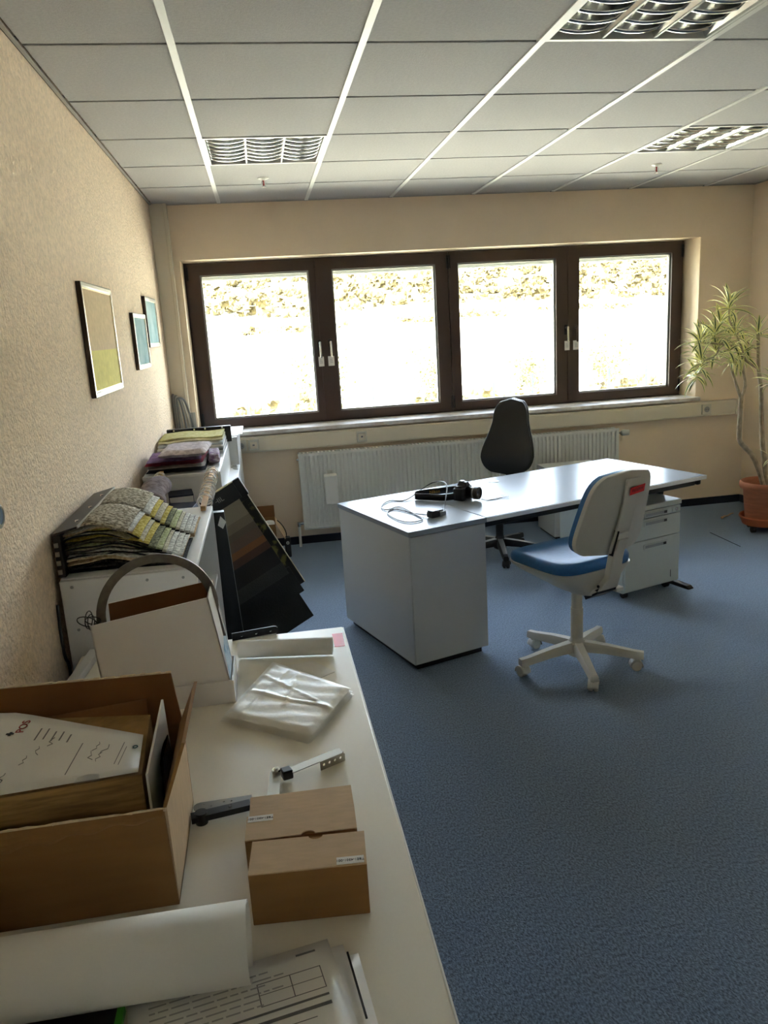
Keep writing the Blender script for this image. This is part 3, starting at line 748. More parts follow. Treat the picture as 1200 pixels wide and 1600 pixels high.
# local: lens axis +x, body width along y
g = G().loft([[(x, y, z) for x, y in ((-.028, -.064), (.026, -.062), (.034, -.05), (.034, -.03), (.022, -.026), (.022, .058), (.014, .066), (-.028, .062))] for z in (.004, .07)])
body = obj('body', g, m_black, t, bevel=.006, seg=3)
obj('top_plate', G().loft([[(-.026, -.05, .07), (.018, -.05, .07), (.018, .055, .07), (-.026, .055, .07)], [(-.022, -.046, .08), (.014, -.046, .08), (.014, .05, .08), (-.022, .05, .08)]]), m_black, body, bevel=.003)
obj('prism_hump', G().loft([[(-.026, -.026, .075), (.032, -.024, .075), (.032, .024, .075), (-.026, .026, .075)], [(-.02, -.015, .102), (.028, -.017, .098), (.028, .017, .098), (-.02, .015, .102)]]), m_black, body, bevel=.004)
obj('hot_shoe', G().box(-.016, .006, -.011, .011, .101, .105), m_chrome, body)
obj('mode_dial', G().cyl((-.006, .04, .078), (-.006, .04, .09), .011, n=20), m_black, body, bevel=.001)
obj('lens', G().lathe([(.034, 0), (.034, .012), (.031, .014), (.031, .045), (.034, .048), (.034, .07), (.029, .073), (.026, .066), (.002, .06)], 32), m_black, t, smooth=45)
ln = t.children[-1]; ln.rotation_euler = (0, R(90), 0); ln.location = (.024, .008, .04)
obj('lens_ring', G().lathe([(.0345, .04), (.0352, .042), (.0352, .046), (.0345, .048)], 32), m_greyed, ln, smooth=True)
obj('front_glass', G().lathe([(.02, .061), (.001, .064)], 24), mat('lens_glass', (20, 24, 40), .05), ln, smooth=True)
# strap band, on edge, looping out to the left
sp_ = crook([(.0, .066, .055), (-.05, .072, .045), (-.13, .02, .036), (-.22, -.05, .030), (-.25, -.09, .026), (-.228, -.122, .023), (-.15, -.10, .021), (-.075, -.085, .021), (-.012, -.068, .03)], 6)
g = G(); vs = []
for p in sp_: vs += [(p.x, p.y, p.z-.018), (p.x, p.y, p.z+.018)]
g.add(vs, [(2*i, 2*i+2, 2*i+3, 2*i+1) for i in range(len(sp_)-1)])
strap = obj('strap', g, m_black, t, solid=.002, smooth=True, norm=False)
a, b = Vector((-.13, .02, .036)), Vector((-.22, -.05, .030))
nrm = (a-b).normalized().cross(Vector((0, 0, 1)))
lettering('Nikon', .024, mat('gold_print', (200, 150, 50), .5), strap, frame((a+b)/2+nrm*.006, (a-b), (0, 0, 1)))

def wc(*pts, z=DZ+.0045): return [Vector((p[0], p[1], p[2] if len(p) > 2 else z)) for p in pts]
t = thing('charger', 'black battery charger with a long looped cable on the desk', 'charger', (.79, 3.70, DZ+.001), 30)
obj('housing', G().box(-.035, .02, -.022, .022, .001, .03), m_black, t, bevel=.004)
obj('battery_tray', G().box(.024, .062, -.02, .02, .001, .022), m_gasket, t, bevel=.003)
obj('clip', G().hexa([(-.03, -.02, .03), (.05, -.012, .024), (.05, .012, .024), (-.03, .02, .03)], [(-.03, -.018, .036), (.05, -.01, .03), (.05, .01, .03), (-.03, .018, .036)]), m_black, t)
cab = crook(wc((.765, 3.70, DZ+.012), (.70, 3.80), (.625, 3.93), (.575, 3.86), (.60, 3.70), (.65, 3.625), (.72, 3.66), (.70, 3.80), (.66, 3.97), (.58, 3.93), (.57, 4.03), (.635, 4.14), (.72, 4.12), (.85, 4.27, DZ+.03), (.92, 4.27, DZ+.06), (.955, 4.13, DZ+.075), (.90, 3.93, DZ+.02), (.875, 3.86), (.86, 3.80), (.82, 3.735, DZ+.01)), 5)
for i, p in enumerate(cab):
    p.z += .004*(i % 2 == 0)*0
obj('cable', G().tube(cab, .003, 6), m_black, t, world=True, smooth=True)
t = thing('plastic_sleeve', 'crumpled clear plastic sleeve with white slip beside the camera', 'sleeve', (*D(.715, .34)[:2], DZ), DA)
def crump(u, v): return ((u-.5)*.16, (v-.5)*.12, .006+.004*math.sin(9*u+3*v)*math.sin(7*v+1)+.003*math.sin(17*u*v))
obj('film', G().grid(crump, 14, 12), m_film, t, solid=.0006, smooth=True, norm=False)
obj('slip', G().grid(lambda u, v: ((u-.5)*.11, (v-.5)*.07, .0035+.002*math.sin(3*u)), 6, 2), m_paperg, t, solid=.0006, norm=False)
# ------------------------------------------------------------------ foreground table
TZ = .73
t = thing('table', 'long cream table in the foreground covered with boxes', 'table', (-.22, 1.52, 0))
obj('table_top', G().box(-.62, .18, .72, 2.32, .705, TZ), [m_cream], t, world=True, bevel=.003)
obj('edge_band', G().box(.18, .183, .722, 2.318, .707, TZ-.001).box(-.618, .178, 2.32, 2.322, .707, TZ-.001), m_edge, t, world=True)
for x in (-.57, .12):
    for y in (.78, 2.25):
        obj('leg', G().box(x-.02, x+.02, y-.02, y+.02, .0, .705), m_greyed, t, world=True, bevel=.003)
obj('apron', G().box(-.55, .10, .79, .81, .65, .705).box(-.55, .10, 2.22, 2.24, .65, .705).box(-.58, -.56, .81, 2.22, .65, .705).box(.10, .12, .81, 2.22, .65, .705), m_greyed, t, world=True)
obj('red_sticker', G().hexa([(.140, 2.165, TZ), (.171, 2.165, TZ), (.175, 2.268, TZ), (.142, 2.268, TZ)], [(.140, 2.165, TZ+.0008), (.171, 2.165, TZ+.0008), (.175, 2.268, TZ+.0008), (.142, 2.268, TZ+.0008)]), m_pink, t, world=True)

# --- open cardboard box with a parcel in it
t = thing('cardboard_box', 'large open brown cardboard box at the left, flaps raised, holding a parcel', 'box', (-.43, 1.305, TZ))
X0, X1, Yn, Yf_, ZB, ZT = -.618, -.217, 1.16, 1.455, TZ+.001, .912
w = .006
obj('front_wall', G().hexa([(X0, Yn, ZB), (X1, Yn, ZB), (X1, Yn+w, ZB), (X0, Yn+w, ZB)], [(X0, Yn-.004, ZT), (X1-.004, Yn-.004, ZT), (X1-.004, Yn+w-.004, ZT), (X0, Yn+w-.004, ZT)]), [m_card], t, world=True)
obj('back_wall', G().box(X0, X1, Yf_-w, Yf_, ZB, ZT), m_card, t, world=True)
obj('side_wall', G().box(X0, X0+w, Yn+w, Yf_-w, ZB, ZT), m_card, t, world=True)
obj('side_wall', G().box(X1-w, X1, Yn+w, Yf_-w, ZB, ZT), m_card2, t, world=True)  # paler card colour here paints in the window light on this side
obj('base', G().box(X0, X1, Yn, Yf_, ZB, ZB+w), m_card, t, world=True)
fl = obj('flap', G().hexa([(X0, Yf_-w, ZT), (X1, Yf_-w, ZT), (X1, Yf_, ZT), (X0, Yf_, ZT)], [(X0, Yf_+.012, 1.022), (X1-.014, Yf_+.012, 1.012), (X1-.014, Yf_+.018, 1.012), (X0, Yf_+.018, 1.022)]), m_cardin, t, world=True)
g = G()
for i in range(40):
    a = X0+i*(X1-.014-X0)/40; zz = 1.022-.01*i/40+random.uniform(-.001, .0015)
    g.box(a, a+.0102, Yf_+.0125, Yf_+.0175, zz-.002, zz+.002)
obj('torn_edge', g, m_carded, fl, world=True)
fl = obj('flap', G().hexa([(X1-w, Yn+.004, ZT), (X1, Yn+.004, ZT), (X1, Yf_-.005, ZT), (X1-w, Yf_-.005, ZT)], [(X1+.030, Yn+.045, 1.0), (X1+.036, Yn+.045, 1.0), (X1+.036, Yf_+.004, .992), (X1+.030, Yf_+.004, .992)]), m_card, t, world=True)
# front flap folded down outside, torn
def ff(u, v): return (X0+u*(X1-X0-.004), Yn-.006-.006*math.sin(PI*v)-.004*v, ZT+.002-v*(.022+.010*math.sin(5*u)+.004*math.sin(37*u)))
obj('flap', G().grid(ff, 40, 4), m_card, t, world=True, solid=.003, norm=False)
obj('torn_edge', G().tube([(X0+i*(X1-X0)/30, Yn-.004+random.uniform(-.001, .001), ZT+.002+random.uniform(-.001, .001)) for i in range(31)], .003, 5), m_carded, t, world=True)
# parcel in the box
pa = thing('parcel', 'opened parcel under a printed white sheet inside the cardboard box', 'parcel', (-.412, 1.29, TZ+w+.001), 4)
obj('carton', G().hexa([(-.205, -.105, .03), (.15, -.105, .03), (.15, .12, .03), (-.205, .12, .03)], [(-.205, -.105, .222), (.15, -.105, .222), (.15, .12, .215), (-.205, .12, .262)]), mat('kraft_carton', (150, 118, 72), .85, var=.3, vscale=14, stretch=(1, 1, 9)), pa)
obj('carton_base', G().box(-.20, .145, -.10, .115, 0, .03), m_cardin, pa)
obj('lid_flap', G().hexa([(-.19, .115, .20), (.145, .115, .20), (.145, .119, .20), (-.19, .119, .20)], [(-.16, .15, .222), (.142, .155, .232), (.142, .159, .232), (-.16, .154, .222)]), m_cardin, pa)
def sheet(u, v):
    x = -.20+u*.345; y = -.104+v*(.225-.10*max(0, u-.35)/.65)
    return (x, y, .2265+.050*v*(1-u)+.006*math.sin(PI*v)*(1-u))
sh = obj('printed_sheet', G().grid(sheet, 12, 8), m_paperg, pa, solid=.0006, smooth=True, norm=False)
def onsheet(u, v, up_=.002): p = sheet(u, v); return Vector((p[0], p[1], p[2]+up_))
# writing runs towards the back right, turned about 60 degrees
dx = (onsheet(.375, .78)-onsheet(.33, .45)).normalized()
dyv = Vector((-dx.y, dx.x, 0))
lettering('POS', .021, m_redink, sh, frame(onsheet(.40, .80), dx, dyv))
g = G(); q = onsheet(.345, .655); 
g.add([q+dx*.0-dyv*.002, q+dx*.012-dyv*.002, q+dx*.012+dyv*.003, q+dyv*.003], [(0, 1, 2, 3)]).add([q+dx*.004+dyv*.008, q+dx*.009+dyv*.008, q+dx*.009-dyv*.006, q+dx*.004-dyv*.006], [(0, 1, 2, 3)])
obj('logo_mark', g, m_inkb, sh, norm=False)
g = G()
for i in range(5):
    q = onsheet(.47+.04*i, .62+.02*(i % 2)); L_ = .035-.003*i
    g.add([q, q+dx*L_, q+dx*L_-dyv*.0028, q-dyv*.0028], [(0, 1, 2, 3)])
for (uu, vv, L_, h_) in ((.66, .12, .085, .0018), (.88, .22, .06, .0014), (.90, .20, .05, .0012)):
    q = onsheet(uu, vv); g.add([q, q+dx*L_, q+dx*L_-dyv*h_, q-dyv*h_], [(0, 1, 2, 3)])
obj('small_print', g, m_ink, sh, norm=False)['kind'] = 'stuff'
g = G(); rnd = random.Random(3)
for (uu, vv) in ((.30, .18), (.36, .12), (.45, .30), (.50, .42), (.55, .55), (.76, .33), (.80, .30), (.82, .45), (.78, .50)):
    q = onsheet(uu, vv); pts = [q+dx*(.006*i)+dyv*rnd.uniform(-.006, .006) for i in range(5)]
    g.tube(pts, .0006, 4)
obj('handwriting', g, m_ink, sh)['kind'] = 'stuff'
obj('round_logo', G().torus(onsheet(.97, .62, .002), (0, 0, 1), .004, .0009, 14, 4), mat('teal_print', (30, 90, 110), .6), sh)
g = G()
for i in range(11): a = -.20+i*.032; g.box(a, a+.026+random.uniform(-.008, .004), -.1062, -.105, .034, .05+random.uniform(0, .012))
obj('dark_smudges', g, mat('dark_smudge', (52, 48, 46), .9), pa)
def blob(u, v):
    return (.045+u*.04, -.108+.02*v, .2265+.006*math.sin(PI*u)*math.sin(PI*v))
obj('tape_end', G().grid(blob, 8, 5), m_film, pa, solid=.0006, smooth=True, norm=False)
o = obj('envelope', G().hexa([(-.248, 1.185, .75), (-.244, 1.185, .75), (-.240, 1.43, .75), (-.244, 1.43, .75)], [(-.250, 1.20, .955), (-.246, 1.20, .955), (-.240, 1.40, .99), (-.244, 1.40, .99)]), m_paperg)
tag(o, 'white envelope standing upright beside the parcel in the cardboard box', 'envelope')
def pouch(u, v):
    th = u*2*PI; zz = .742+v*.20; k = (1-.5*v)*(1+.2*math.sin(3*th+5*v))
    return (-.2335+.006*math.cos(th)*k, 1.30+.10*math.sin(th)*k, zz)
tag(obj('plastic_pouch', G().grid(pouch, 20, 8), mat('dark_blue_plastic', (18, 28, 52), .15, bump=.3, bscale=50), smooth=True), 'dark blue plastic pouch squeezed along the right side inside the cardboard box', 'pouch')

# --- white box in its tray, with a bent strip standing in it
t = thing('white_box', 'tall open white cardboard box standing tilted in a shallow tray', 'box', (-.30, 1.96, TZ))
bx0, bx1, by0, by1 = -.475, -.147, 1.885, 2.04
g = G(); w = .004
g.box(bx0, bx1, by0-.004, by0, TZ, TZ+.062).box(bx0, bx1, by1, by1+.004, TZ, TZ+.062).box(bx0-.004, bx0, by0-.004, by1+.004, TZ, TZ+.062).box(bx1, bx1+.004, by0-.004, by1+.004, TZ, TZ+.062).box(bx0, bx1, by0, by1, TZ, TZ+.004)
obj('tray', g, m_wcard, t, world=True)
# tilted sleeve; pts in (x,z) of the near face
BL, BR_, TR, TL = (-.462, TZ+.012), (-.151, TZ+.046), (-.184, 1.018), (-.474, .976)
def wbw(pa_, pb_, y0, y1): g_ = G(); return g_
def xz(poly, y0, y1): return G().add([(x, y0, z) for x, z in poly]+[(x, y1, z) for x, z in poly], [(0, 1, 2, 3), (7, 6, 5, 4), (0, 4, 5, 1), (1, 5, 6, 2), (2, 6, 7, 3), (3, 7, 4, 0)])
yb0, yb1 = by0+.004, by1-.006
obj('front_panel', xz([BL, BR_, TR, TL], yb0, yb0+w), [m_wcard], t, world=True)
obj('inner_front', xz([BL, BR_, (TR[0], TR[1]-.001), (TL[0], TL[1]-.001)], yb0+w, yb0+w+.001), m_cardin, t, world=True)
obj('back_panel', xz([BL, BR_, (TR[0]+.006, TR[1]+.002), (TL[0]+.02, TL[1]+.008)], yb1-w, yb1), m_wcard, t, world=True)
obj('inner_back', xz([BL, BR_, (TR[0]+.005, TR[1]+.001), (TL[0]+.02, TL[1]+.007)], yb1-w-.001, yb1-w), m_cardin, t, world=True)
sd = obj('side_panel', G().add([(BR_[0], yb0, BR_[1]), (BR_[0], yb1, BR_[1]), (TR[0]+.004, yb1, TR[1]+.002), (TR[0], yb0, TR[1]), (BR_[0]-.003, yb0, BR_[1]), (BR_[0]-.003, yb1, BR_[1]), (TR[0]+.001, yb1, TR[1]+.002), (TR[0]-.003, yb0, TR[1])], [(0, 1, 2, 3), (7, 6, 5, 4), (0, 4, 5, 1), (1, 5, 6, 2), (2, 6, 7, 3), (3, 7, 4, 0)]), m_wcard, t, world=True)
obj('side_panel', G().add([(BL[0], yb0, BL[1]), (BL[0], yb1, BL[1]), (TL[0]+.004, yb1, TL[1]), (TL[0], yb0, TL[1]), (BL[0]+.003, yb0, BL[1]), (BL[0]+.003, yb1, BL[1]), (TL[0]+.007, yb1, TL[1]), (TL[0]+.003, yb0, TL[1])], [(0, 1, 2, 3), (7, 6, 5, 4), (0, 4, 5, 1), (1, 5, 6, 2), (2, 6, 7, 3), (3, 7, 4, 0)]), m_wcard, t, world=True)
def sidept(v, y, off):  # point on the right side panel
    return (BR_[0]+(TR[0]-BR_[0])*v+off, y, BR_[1]+(TR[1]-BR_[1])*v)
ym = (yb0+yb1)/2
g = G().add([sidept(.35, ym-.0015, .0006), sidept(.35, ym+.0015, .0006), sidept(1, ym+.0015, .0012), sidept(1, ym-.0015, .0012)], [(0, 1, 2, 3)])
obj('panel_seam', g, m_ink, sd, world=True, norm=False)
g = G().add([sidept(.05, yb0+.004, .0012), sidept(.05, yb1-.02, .0014), sidept(.50, yb1-.004, .0024), sidept(.36, yb0+.02, .002)], [(0, 1, 2, 3)])
obj('blue_label', g, mat('blue_print_label', (196, 214, 226), .5, rgb2=(90, 150, 190), vscale=40, lo=.5, hi=.7), sd, world=True, norm=False)
# bent metal strip
t = thing('bent_strip', 'grey metal strip bent into an arch, standing in the white box', 'strip', (-.31, 1.95, .95))
arc = []
for i in range(33):
    th = R(188-196*i/32); arc.append((-.316+.138*math.cos(th), 1.955+.025*math.cos(th), .972+.143*math.sin(th)))
arc = [(-.452, 1.925, .80)]+arc+[(-.168, 1.975, .88)]
g = G(); C_ = Vector((-.316, 1.955, .972)); rings = []
for p in arc:
    p = Vector(p); d = (p-C_) if p.z > .93 else Vector((-1 if p.x < C_.x else 1, 0, .0)); d.normalize()
    rings.append([p+d*.011+Vector((0, -.003, 0)), p+d*.011+Vector((0, .003, 0)), p-d*.011+Vector((0, .003, 0)), p-d*.011+Vector((0, -.003, 0))])
obj('strip', G().loft(rings), mat('grey_strip', (112, 106, 98), .45, .5, var=.15, vscale=60), t, world=True, smooth=40)
for k in range(4):
    c = Vector((-.468-.006*k, 1.905+.004*k, .985-.006*(k % 2)))
    obj('clip_wire', G().torus(c, (math.sin(k), .6, math.cos(k*2)*.5), .018+.002*k, .0014, 16, 5), m_blackm, t, world=True, smooth=True)
tag(obj('wooden_batten', G().bar((-.60, 2.02, TZ+.012), (-.575, 2.31, TZ+.012), .03, .022), m_white2, bevel=.002), 'short white batten lying on the table by the wall', 'batten')
# --- roll of paper at the front left
def roll(name, p0, p1, r, label, turns=1.25, gap=.0015):
    p0 = Vector(p0); p1 = Vector(p1); d = (p1-p0).normalized(); a = Vector((0, 0, 1)); a = (a-d*a.dot(d)).normalized(); b = d.cross(a)
    g = G(); n_ = 56
    def f(u, v):
        th = u*turns*2*PI-PI*.6; rr = r-gap*2*u*turns
        return tuple(p0+(p1-p0)*v+a*rr*math.cos(th)+b*rr*math.sin(th))
    o = obj(name, G().grid(f, n_, 1), m_paper, solid=.0008, smooth=180, norm=False)
    return o
tag(roll('paper_roll', (-.672+.01, .99, TZ+.0575), (-.094, .986, TZ+.0575), .0568, ''), 'thick white paper roll lying across the front of the table', 'paper roll')
tag(roll('paper_roll', (-.139, 2.165, TZ+.027), (.13, 2.112, TZ+.027), .0262, '', 1.6), 'thin white paper tube lying near the red sticker on the table', 'paper roll')
# --- papers at the front
def psheet(cx, cy, w_, h_, rz, z, label, name='paper_sheet', curl=.0):
    o = obj(name, G().grid(lambda u, v: ((u-.5)*w_, (v-.5)*h_, z-TZ+curl*(u*u*v*v)), 8, 8), m_paperg, loc=(cx, cy, TZ), solid=.0004, smooth=True, norm=False)
    o.rotation_euler = (0, 0, R(rz)); tag(o, label, 'paper', 'loose sheets on the foreground table'); return o
p1_ = psheet(-.108, .896, .297, .21, 10, TZ+.0045, 'topmost printed form partly under the thick paper roll')
psheet(-.09, .886, .297, .21, 8, TZ+.003, 'printed sheet second from the top of the front stack')
psheet(-.075, .872, .297, .21, 5, TZ+.0018, 'sheet in a glossy sleeve at the bottom of the front stack')
g = G(); zz = .0050
def pr(x0, x1, y0, y1): g.add([(x0, y0, zz), (x1, y0, zz), (x1, y1, zz), (x0, y1, zz)], [(0, 1, 2, 3)])
rnd = random.Random(5)
for i in range(16):
    y = .075-i*.011
    if i in (6, 7, 8, 9): continue
    x = -.12
    while x < .02+.05*rnd.random():
        L_ = rnd.uniform(.008, .03); pr(x, x+L_, y, y+.0028); x += L_+.004
obj('small_print', g, m_inkl, p1_, norm=False)['kind'] = 'stuff'
g = G()
for x0, x1, y0, y1 in ((.03, .125, .058, .0595), (.03, .125, .018, .0195), (.03, .0315, .018, .0595), (.078, .0795, .018, .0595), (.1235, .125, .018, .0595), (.03, .125, .038, .0392), (-.12, .125, .004, .008), (-.12, .125, -.012, -.006), (.095, .125, .088, .092), (-.12, .10, -.026, -.0245)): pr(x0, x1, y0, y1)
obj('form_lines', g, m_ink, p1_, norm=False)['kind'] = 'stuff'
tag(obj('sleeve_clip', G().hexa([(.046, .99, TZ+.005), (.049, .99, TZ+.005), (.062, .87, TZ+.005), (.059, .87, TZ+.005)], [(.046, .99, TZ+.0075), (.049, .99, TZ+.0075), (.062, .87, TZ+.0075), (.059, .87, TZ+.0075)]), m_black), 'thin black spine bar between the front sheets', 'binder bar')
t = thing('folder', 'dark folder with a green edge under the paper roll, bottom left corner', 'folder', (-.40, .90, TZ))
obj('cover', G().box(-.56, -.282, .80, .958, TZ+.0005, TZ+.010), m_black, t, world=True, bevel=.001)
obj('spine', G().box(-.282, -.272, .80, .958, TZ+.0005, TZ+.011), m_green, t, world=True)
# --- three small cardboard boxes
def small_box(xc, yc, w_, d_, h_, rz, label, notch, labside, txt, lab=True):
    t = thing('small_box', label, 'box', (xc, yc, TZ), rz, group='small hinge boxes on the table')
    b_ = obj('carton', G().box(-w_/2, w_/2, -d_/2, d_/2, 0, h_), m_card2 if False else m_card, t, bevel=.0015)
    # lid panel with a thumb notch on one long edge
    e = d_/2; nx = .012; P_ = []
    sgn = notch
    pts = [(-w_/2, -e*sgn), (w_/2, -e*sgn), (w_/2, e*sgn)]
    for i in range(9):
        th = PI*i/8; pts.append((.012+nx*math.cos(th), e*sgn-sgn*nx*.75*math.sin(th)))
    pts.append((-w_/2, e*sgn))
    if sgn < 0: pts = pts[::-1]
    obj('lid', G().prism(pts, h_, h_+.0022), m_card2, t)
    obj('tuck_gap', G().box(-w_/2+.004, w_/2-.004, min(e*sgn, e*sgn*.97), max(e*sgn, e*sgn*.97), h_-.003, h_+.0004), m_cardin, t)
    if lab:
        lx, ly = labside
        s = obj('label_sticker', G().box(lx-.022, lx+.022, ly-.0085, ly+.0085, h_+.0022, h_+.0028), m_paperg, t)
        lettering(txt, .0072, m_inkb, s, Matrix.Translation((lx, ly, h_+.003)) @ Matrix.Rotation(PI, 4, 'Z'))
    return t
small_box(.003, 1.117, .188, .082, .092, -4.5, 'front small cardboard box, label at its front right corner', 1, (.068, -.030), 'TBE1-4501-001')
small_box(-.004, 1.203, .190, .068, .090, -2.5, 'middle small cardboard box, label at its back left corner', -1, (-.071, .024), 'TBE1-4501-001')
t = small_box(.000, 1.277,   .188, .070, .080, -1.5, 'rear small cardboard box without a label, behind two labelled ones', -1, (0, 0), '', False)
# --- steel and black lift brackets
def plate(poly, holes, mfun, name, material, parent, thick=.0022):
    """flat plate with real holes: poly and holes in 2D, mfun maps (x,y)->3D"""
    bm = bmesh.new(); es = []
    def loop(pts):
        vs = [bm.verts.new(mfun(x, y)) for x, y in pts]
        for i in range(len(vs)): es.append(bm.edges.new((vs[i], vs[(i+1) % len(vs)])))
    loop(poly)
    for (hx_, hy_, hr) in holes: loop([(hx_+hr*math.cos(2*PI*i/10), hy_+hr*math.sin(2*PI*i/10)) for i in range(10)])
    bmesh.ops.triangle_fill(bm, edges=es, use_beauty=True); bmesh.ops.recalc_face_normals(bm, faces=bm.faces)
    me = bpy.data.meshes.new(name); bm.to_mesh(me); bm.free(); me.materials.append(material)
    o = bpy.data.objects.new(name, me); COL.objects.link(o); place(o, parent, True)
    md = o.modifiers.new('solid', 'SOLIDIFY'); md.thickness = thick; md.offset = 0
    return o
def strip_poly(L_, w_, r0=True, r1=True, k=6):
    p = []
    if r1: p += [(L_-w_/2+w_/2*math.sin(PI*i/k), -w_/2*math.cos(PI*i/k)) for i in range(k+1)]
    else: p += [(L_, -w_/2), (L_, w_/2)]
    if r0: p += [(w_/2-w_/2*math.sin(PI*i/k), w_/2*math.cos(PI*i/k)) for i in range(k+1)]
    else: p += [(0, w_/2), (0, -w_/2)]
    return p
def flat(o, d):  # plate lying flat
    o = Vector(o); d = Vector(d).normalized(); s = Vector((-d.y, d.x, 0))
    return lambda x, y: tuple(o+d*x+s*y)
def upright(o, d):  # plate standing on edge
    o = Vector(o); d = Vector(d).normalized()
    return lambda x, y: tuple(o+d*x+Vector((0, 0, y)))
t = thing('lift_bracket', 'shiny steel hinged lift bracket with perforated flange behind the small boxes', 'bracket', (.0, 1.46, TZ))
plate(strip_poly(.17, .024, False), [], flat((-.062, 1.335, TZ+.018), (.09, 1, 0)), 'lower_arm', m_steel, t)
obj('pivot_bolt', G().cyl((-.047, 1.494, TZ+.014), (-.047, 1.494, TZ+.026), .009, n=18).cyl((-.047, 1.494, TZ+.026), (-.047, 1.494, TZ+.029), .0045, n=14), m_chrome, t, world=True, smooth=True)
obj('joint_block', G().bar((-.036, 1.490, TZ+.014), (-.014, 1.496, TZ+.014), .024, .02), m_black, t, world=True, bevel=.003)
dU = Vector((.112, .055, 0))
g = G().bar((-.016, 1.490, TZ+.020), Vector((-.016, 1.490, TZ+.020))+dU, .022, .0022)
obj('upper_arm', g, m_steel, t, world=True)
plate([(0, 0), (.062, 0), (.062, .02), (0, .02)][:2]+[(.062, .018), (.056, .022), (0, .022)], [(.009, .012, .0032), (.023, .012, .0032), (.037, .012, .0032), (.051, .012, .0032)],
      upright(Vector((-.016, 1.490, TZ))+dU*.52+Vector((.005, -.011, -.001)), dU), 'perforated_flange', m_steel, t)
t = thing('lift_bracket', 'black lift bracket with grey plate between cardboard box and small boxes', 'bracket', (-.15, 1.39, TZ))
plate(strip_poly(.115, .021, False, False), [(.075, 0, .003)], flat((-.214, 1.378, TZ+.014), (1, .17, 0)), 'black_arm', m_blackm, t, .012)
obj('black_pivot', G().cyl((-.195, 1.381, TZ+.0), (-.195, 1.381, TZ+.024), .012, n=18), m_black, t, world=True, smooth=True)
obj('screw', G().cyl((-.139, 1.391, TZ+.018), (-.139, 1.391, TZ+.022), .003, n=10), m_chrome, t, world=True)
plate(strip_poly(.115, .028, True, False), [(.02, .004, .002), (.035, -.004, .002), (.06, .004, .002), (.075, .003, .002)], flat((-.213, 1.413, TZ+.014), (1, .02, 0)), 'grey_plate', mat('dull_grey_plate', (128, 126, 120), .5, .4), t)
t = thing('black_strip', 'black perforated steel strip lying across the far edge of the table', 'strip', (-.1, 2.3, TZ))
plate(strip_poly(.145, .026, False, True), [(.03, 0, .003), (.075, 0, .003), (.12, 0, .003)], upright((-.165, 2.30, TZ+.014), (1, .18, 0)), 'perforated_strip', m_blackm, t, .003)
obj('flange', G().bar((-.165, 2.303, TZ+.002), (-.03, 2.327, TZ+.002), .014, .003), m_chrome, t, world=True)
# --- folded plastic bag, sheet under it
t = thing('plastic_bag', 'folded milky plastic bag lying on the table', 'bag', (0, 1.85, TZ))
Q = [Vector((-.178, 1.785)), Vector((.034, 1.622)), Vector((.160, 1.845)), Vector((-.040, 2.085))]
def bagpt(u, v, lay, dz=0.0):
    a = Q[0].lerp(Q[1], u); b = Q[3].lerp(Q[2], u); p = a.lerp(b, v); c = Vector((0, 1.83))
    p = c+(p-c)*(1-.02*lay); an = .02*(lay-1); p = Vector((c.x+(p.x-c.x)*math.cos(an)-(p.y-c.y)*math.sin(an), c.y+(p.x-c.x)*math.sin(an)+(p.y-c.y)*math.cos(an)))
    e = min(1, 14*u, 14*(1-u), 14*v, 14*(1-v))
    wr = .0012*math.sin(7*u+5*v+lay)+.0005*math.sin(31*v-12*u+2*lay)
    def crease(d, w_): return math.exp(-(d/w_)**2)
    cz = .0045*crease(v-.40-.10*u-.02*math.sin(9*u), .016)+.004*crease(u-.62+.25*v, .014)*(v > .3)+.003*crease(v-.72+.2*u, .012)+.0025*crease(u-.18-.1*v, .012)
    return (p.x, p.y, TZ+.001+.0075*lay+.0065*e*dz+(wr+cz*(lay == 2))*e*dz)
for lay in (0, 1, 2):
    obj('fold', G().slab(lambda u, v: bagpt(u, v, lay, 1), lambda u, v: bagpt(u, v, lay, 0), 44, 44), m_bag, t, world=True, smooth=70)
o = obj('paper_sheet', G().hexa([(-.05, 2.06, TZ), (.072, 1.957, TZ), (.124, 1.992, TZ), (.07, 2.085, TZ)], [(-.05, 2.06, TZ+.001), (.072, 1.957, TZ+.001), (.124, 1.992, TZ+.001), (.07, 2.085, TZ+.001)]), m_paper)
tag(o, 'small white sheet partly under the plastic bag', 'paper')

# ------------------------------------------------------------------ white shelf units along the left wall
SZ = .968
t = thing('shelf_unit', 'white board shelf unit nearest the camera, screws on its end panel', 'shelf unit', (-.45, 2.8, 0))
obj('end_panel', G().box(-.655, -.252, 2.34, 2.358, .0, SZ-.004), m_white2, t, world=True, bevel=.002)
obj('end_panel', G().box(-.655, -.252, 3.212, 3.23, .0, SZ-.018), m_white2, t, world=True)
obj('top_board', G().box(-.655, -.252, 2.358, 3.23, SZ-.018, SZ), m_white2, t, world=True, bevel=.002)
obj('back_board', G().box(-.655, -.649, 2.358, 3.212, .06, SZ-.018), m_white2, t, world=True)
for z in (.06, .36, .66): obj('shelf', G().box(-.648, -.262, 2.358, 3.212, z, z+.018), m_white2, t, world=True)
for x, z in ((-.621, .944), (-.51, .944), (-.401, .944), (-.294, .941), (-.62, .808), (-.30, .80)):
    obj('screw', G().cyl((x, 2.341, z), (x, 2.3385, z), .0045, n=12), m_greyed, t, world=True)
t = thing('low_cabinet', 'long low white cabinet between the shelf units by the left wall', 'cabinet', (-.45, 4.2, 0))
obj('body', G().box(-.655, -.29, 3.234, 4.60, .0, .782), m_white2, t, world=True)
obj('body_deep', G().box(-.655, -.207, 4.60, 5.30, .0, .782), m_white2, t, world=True)
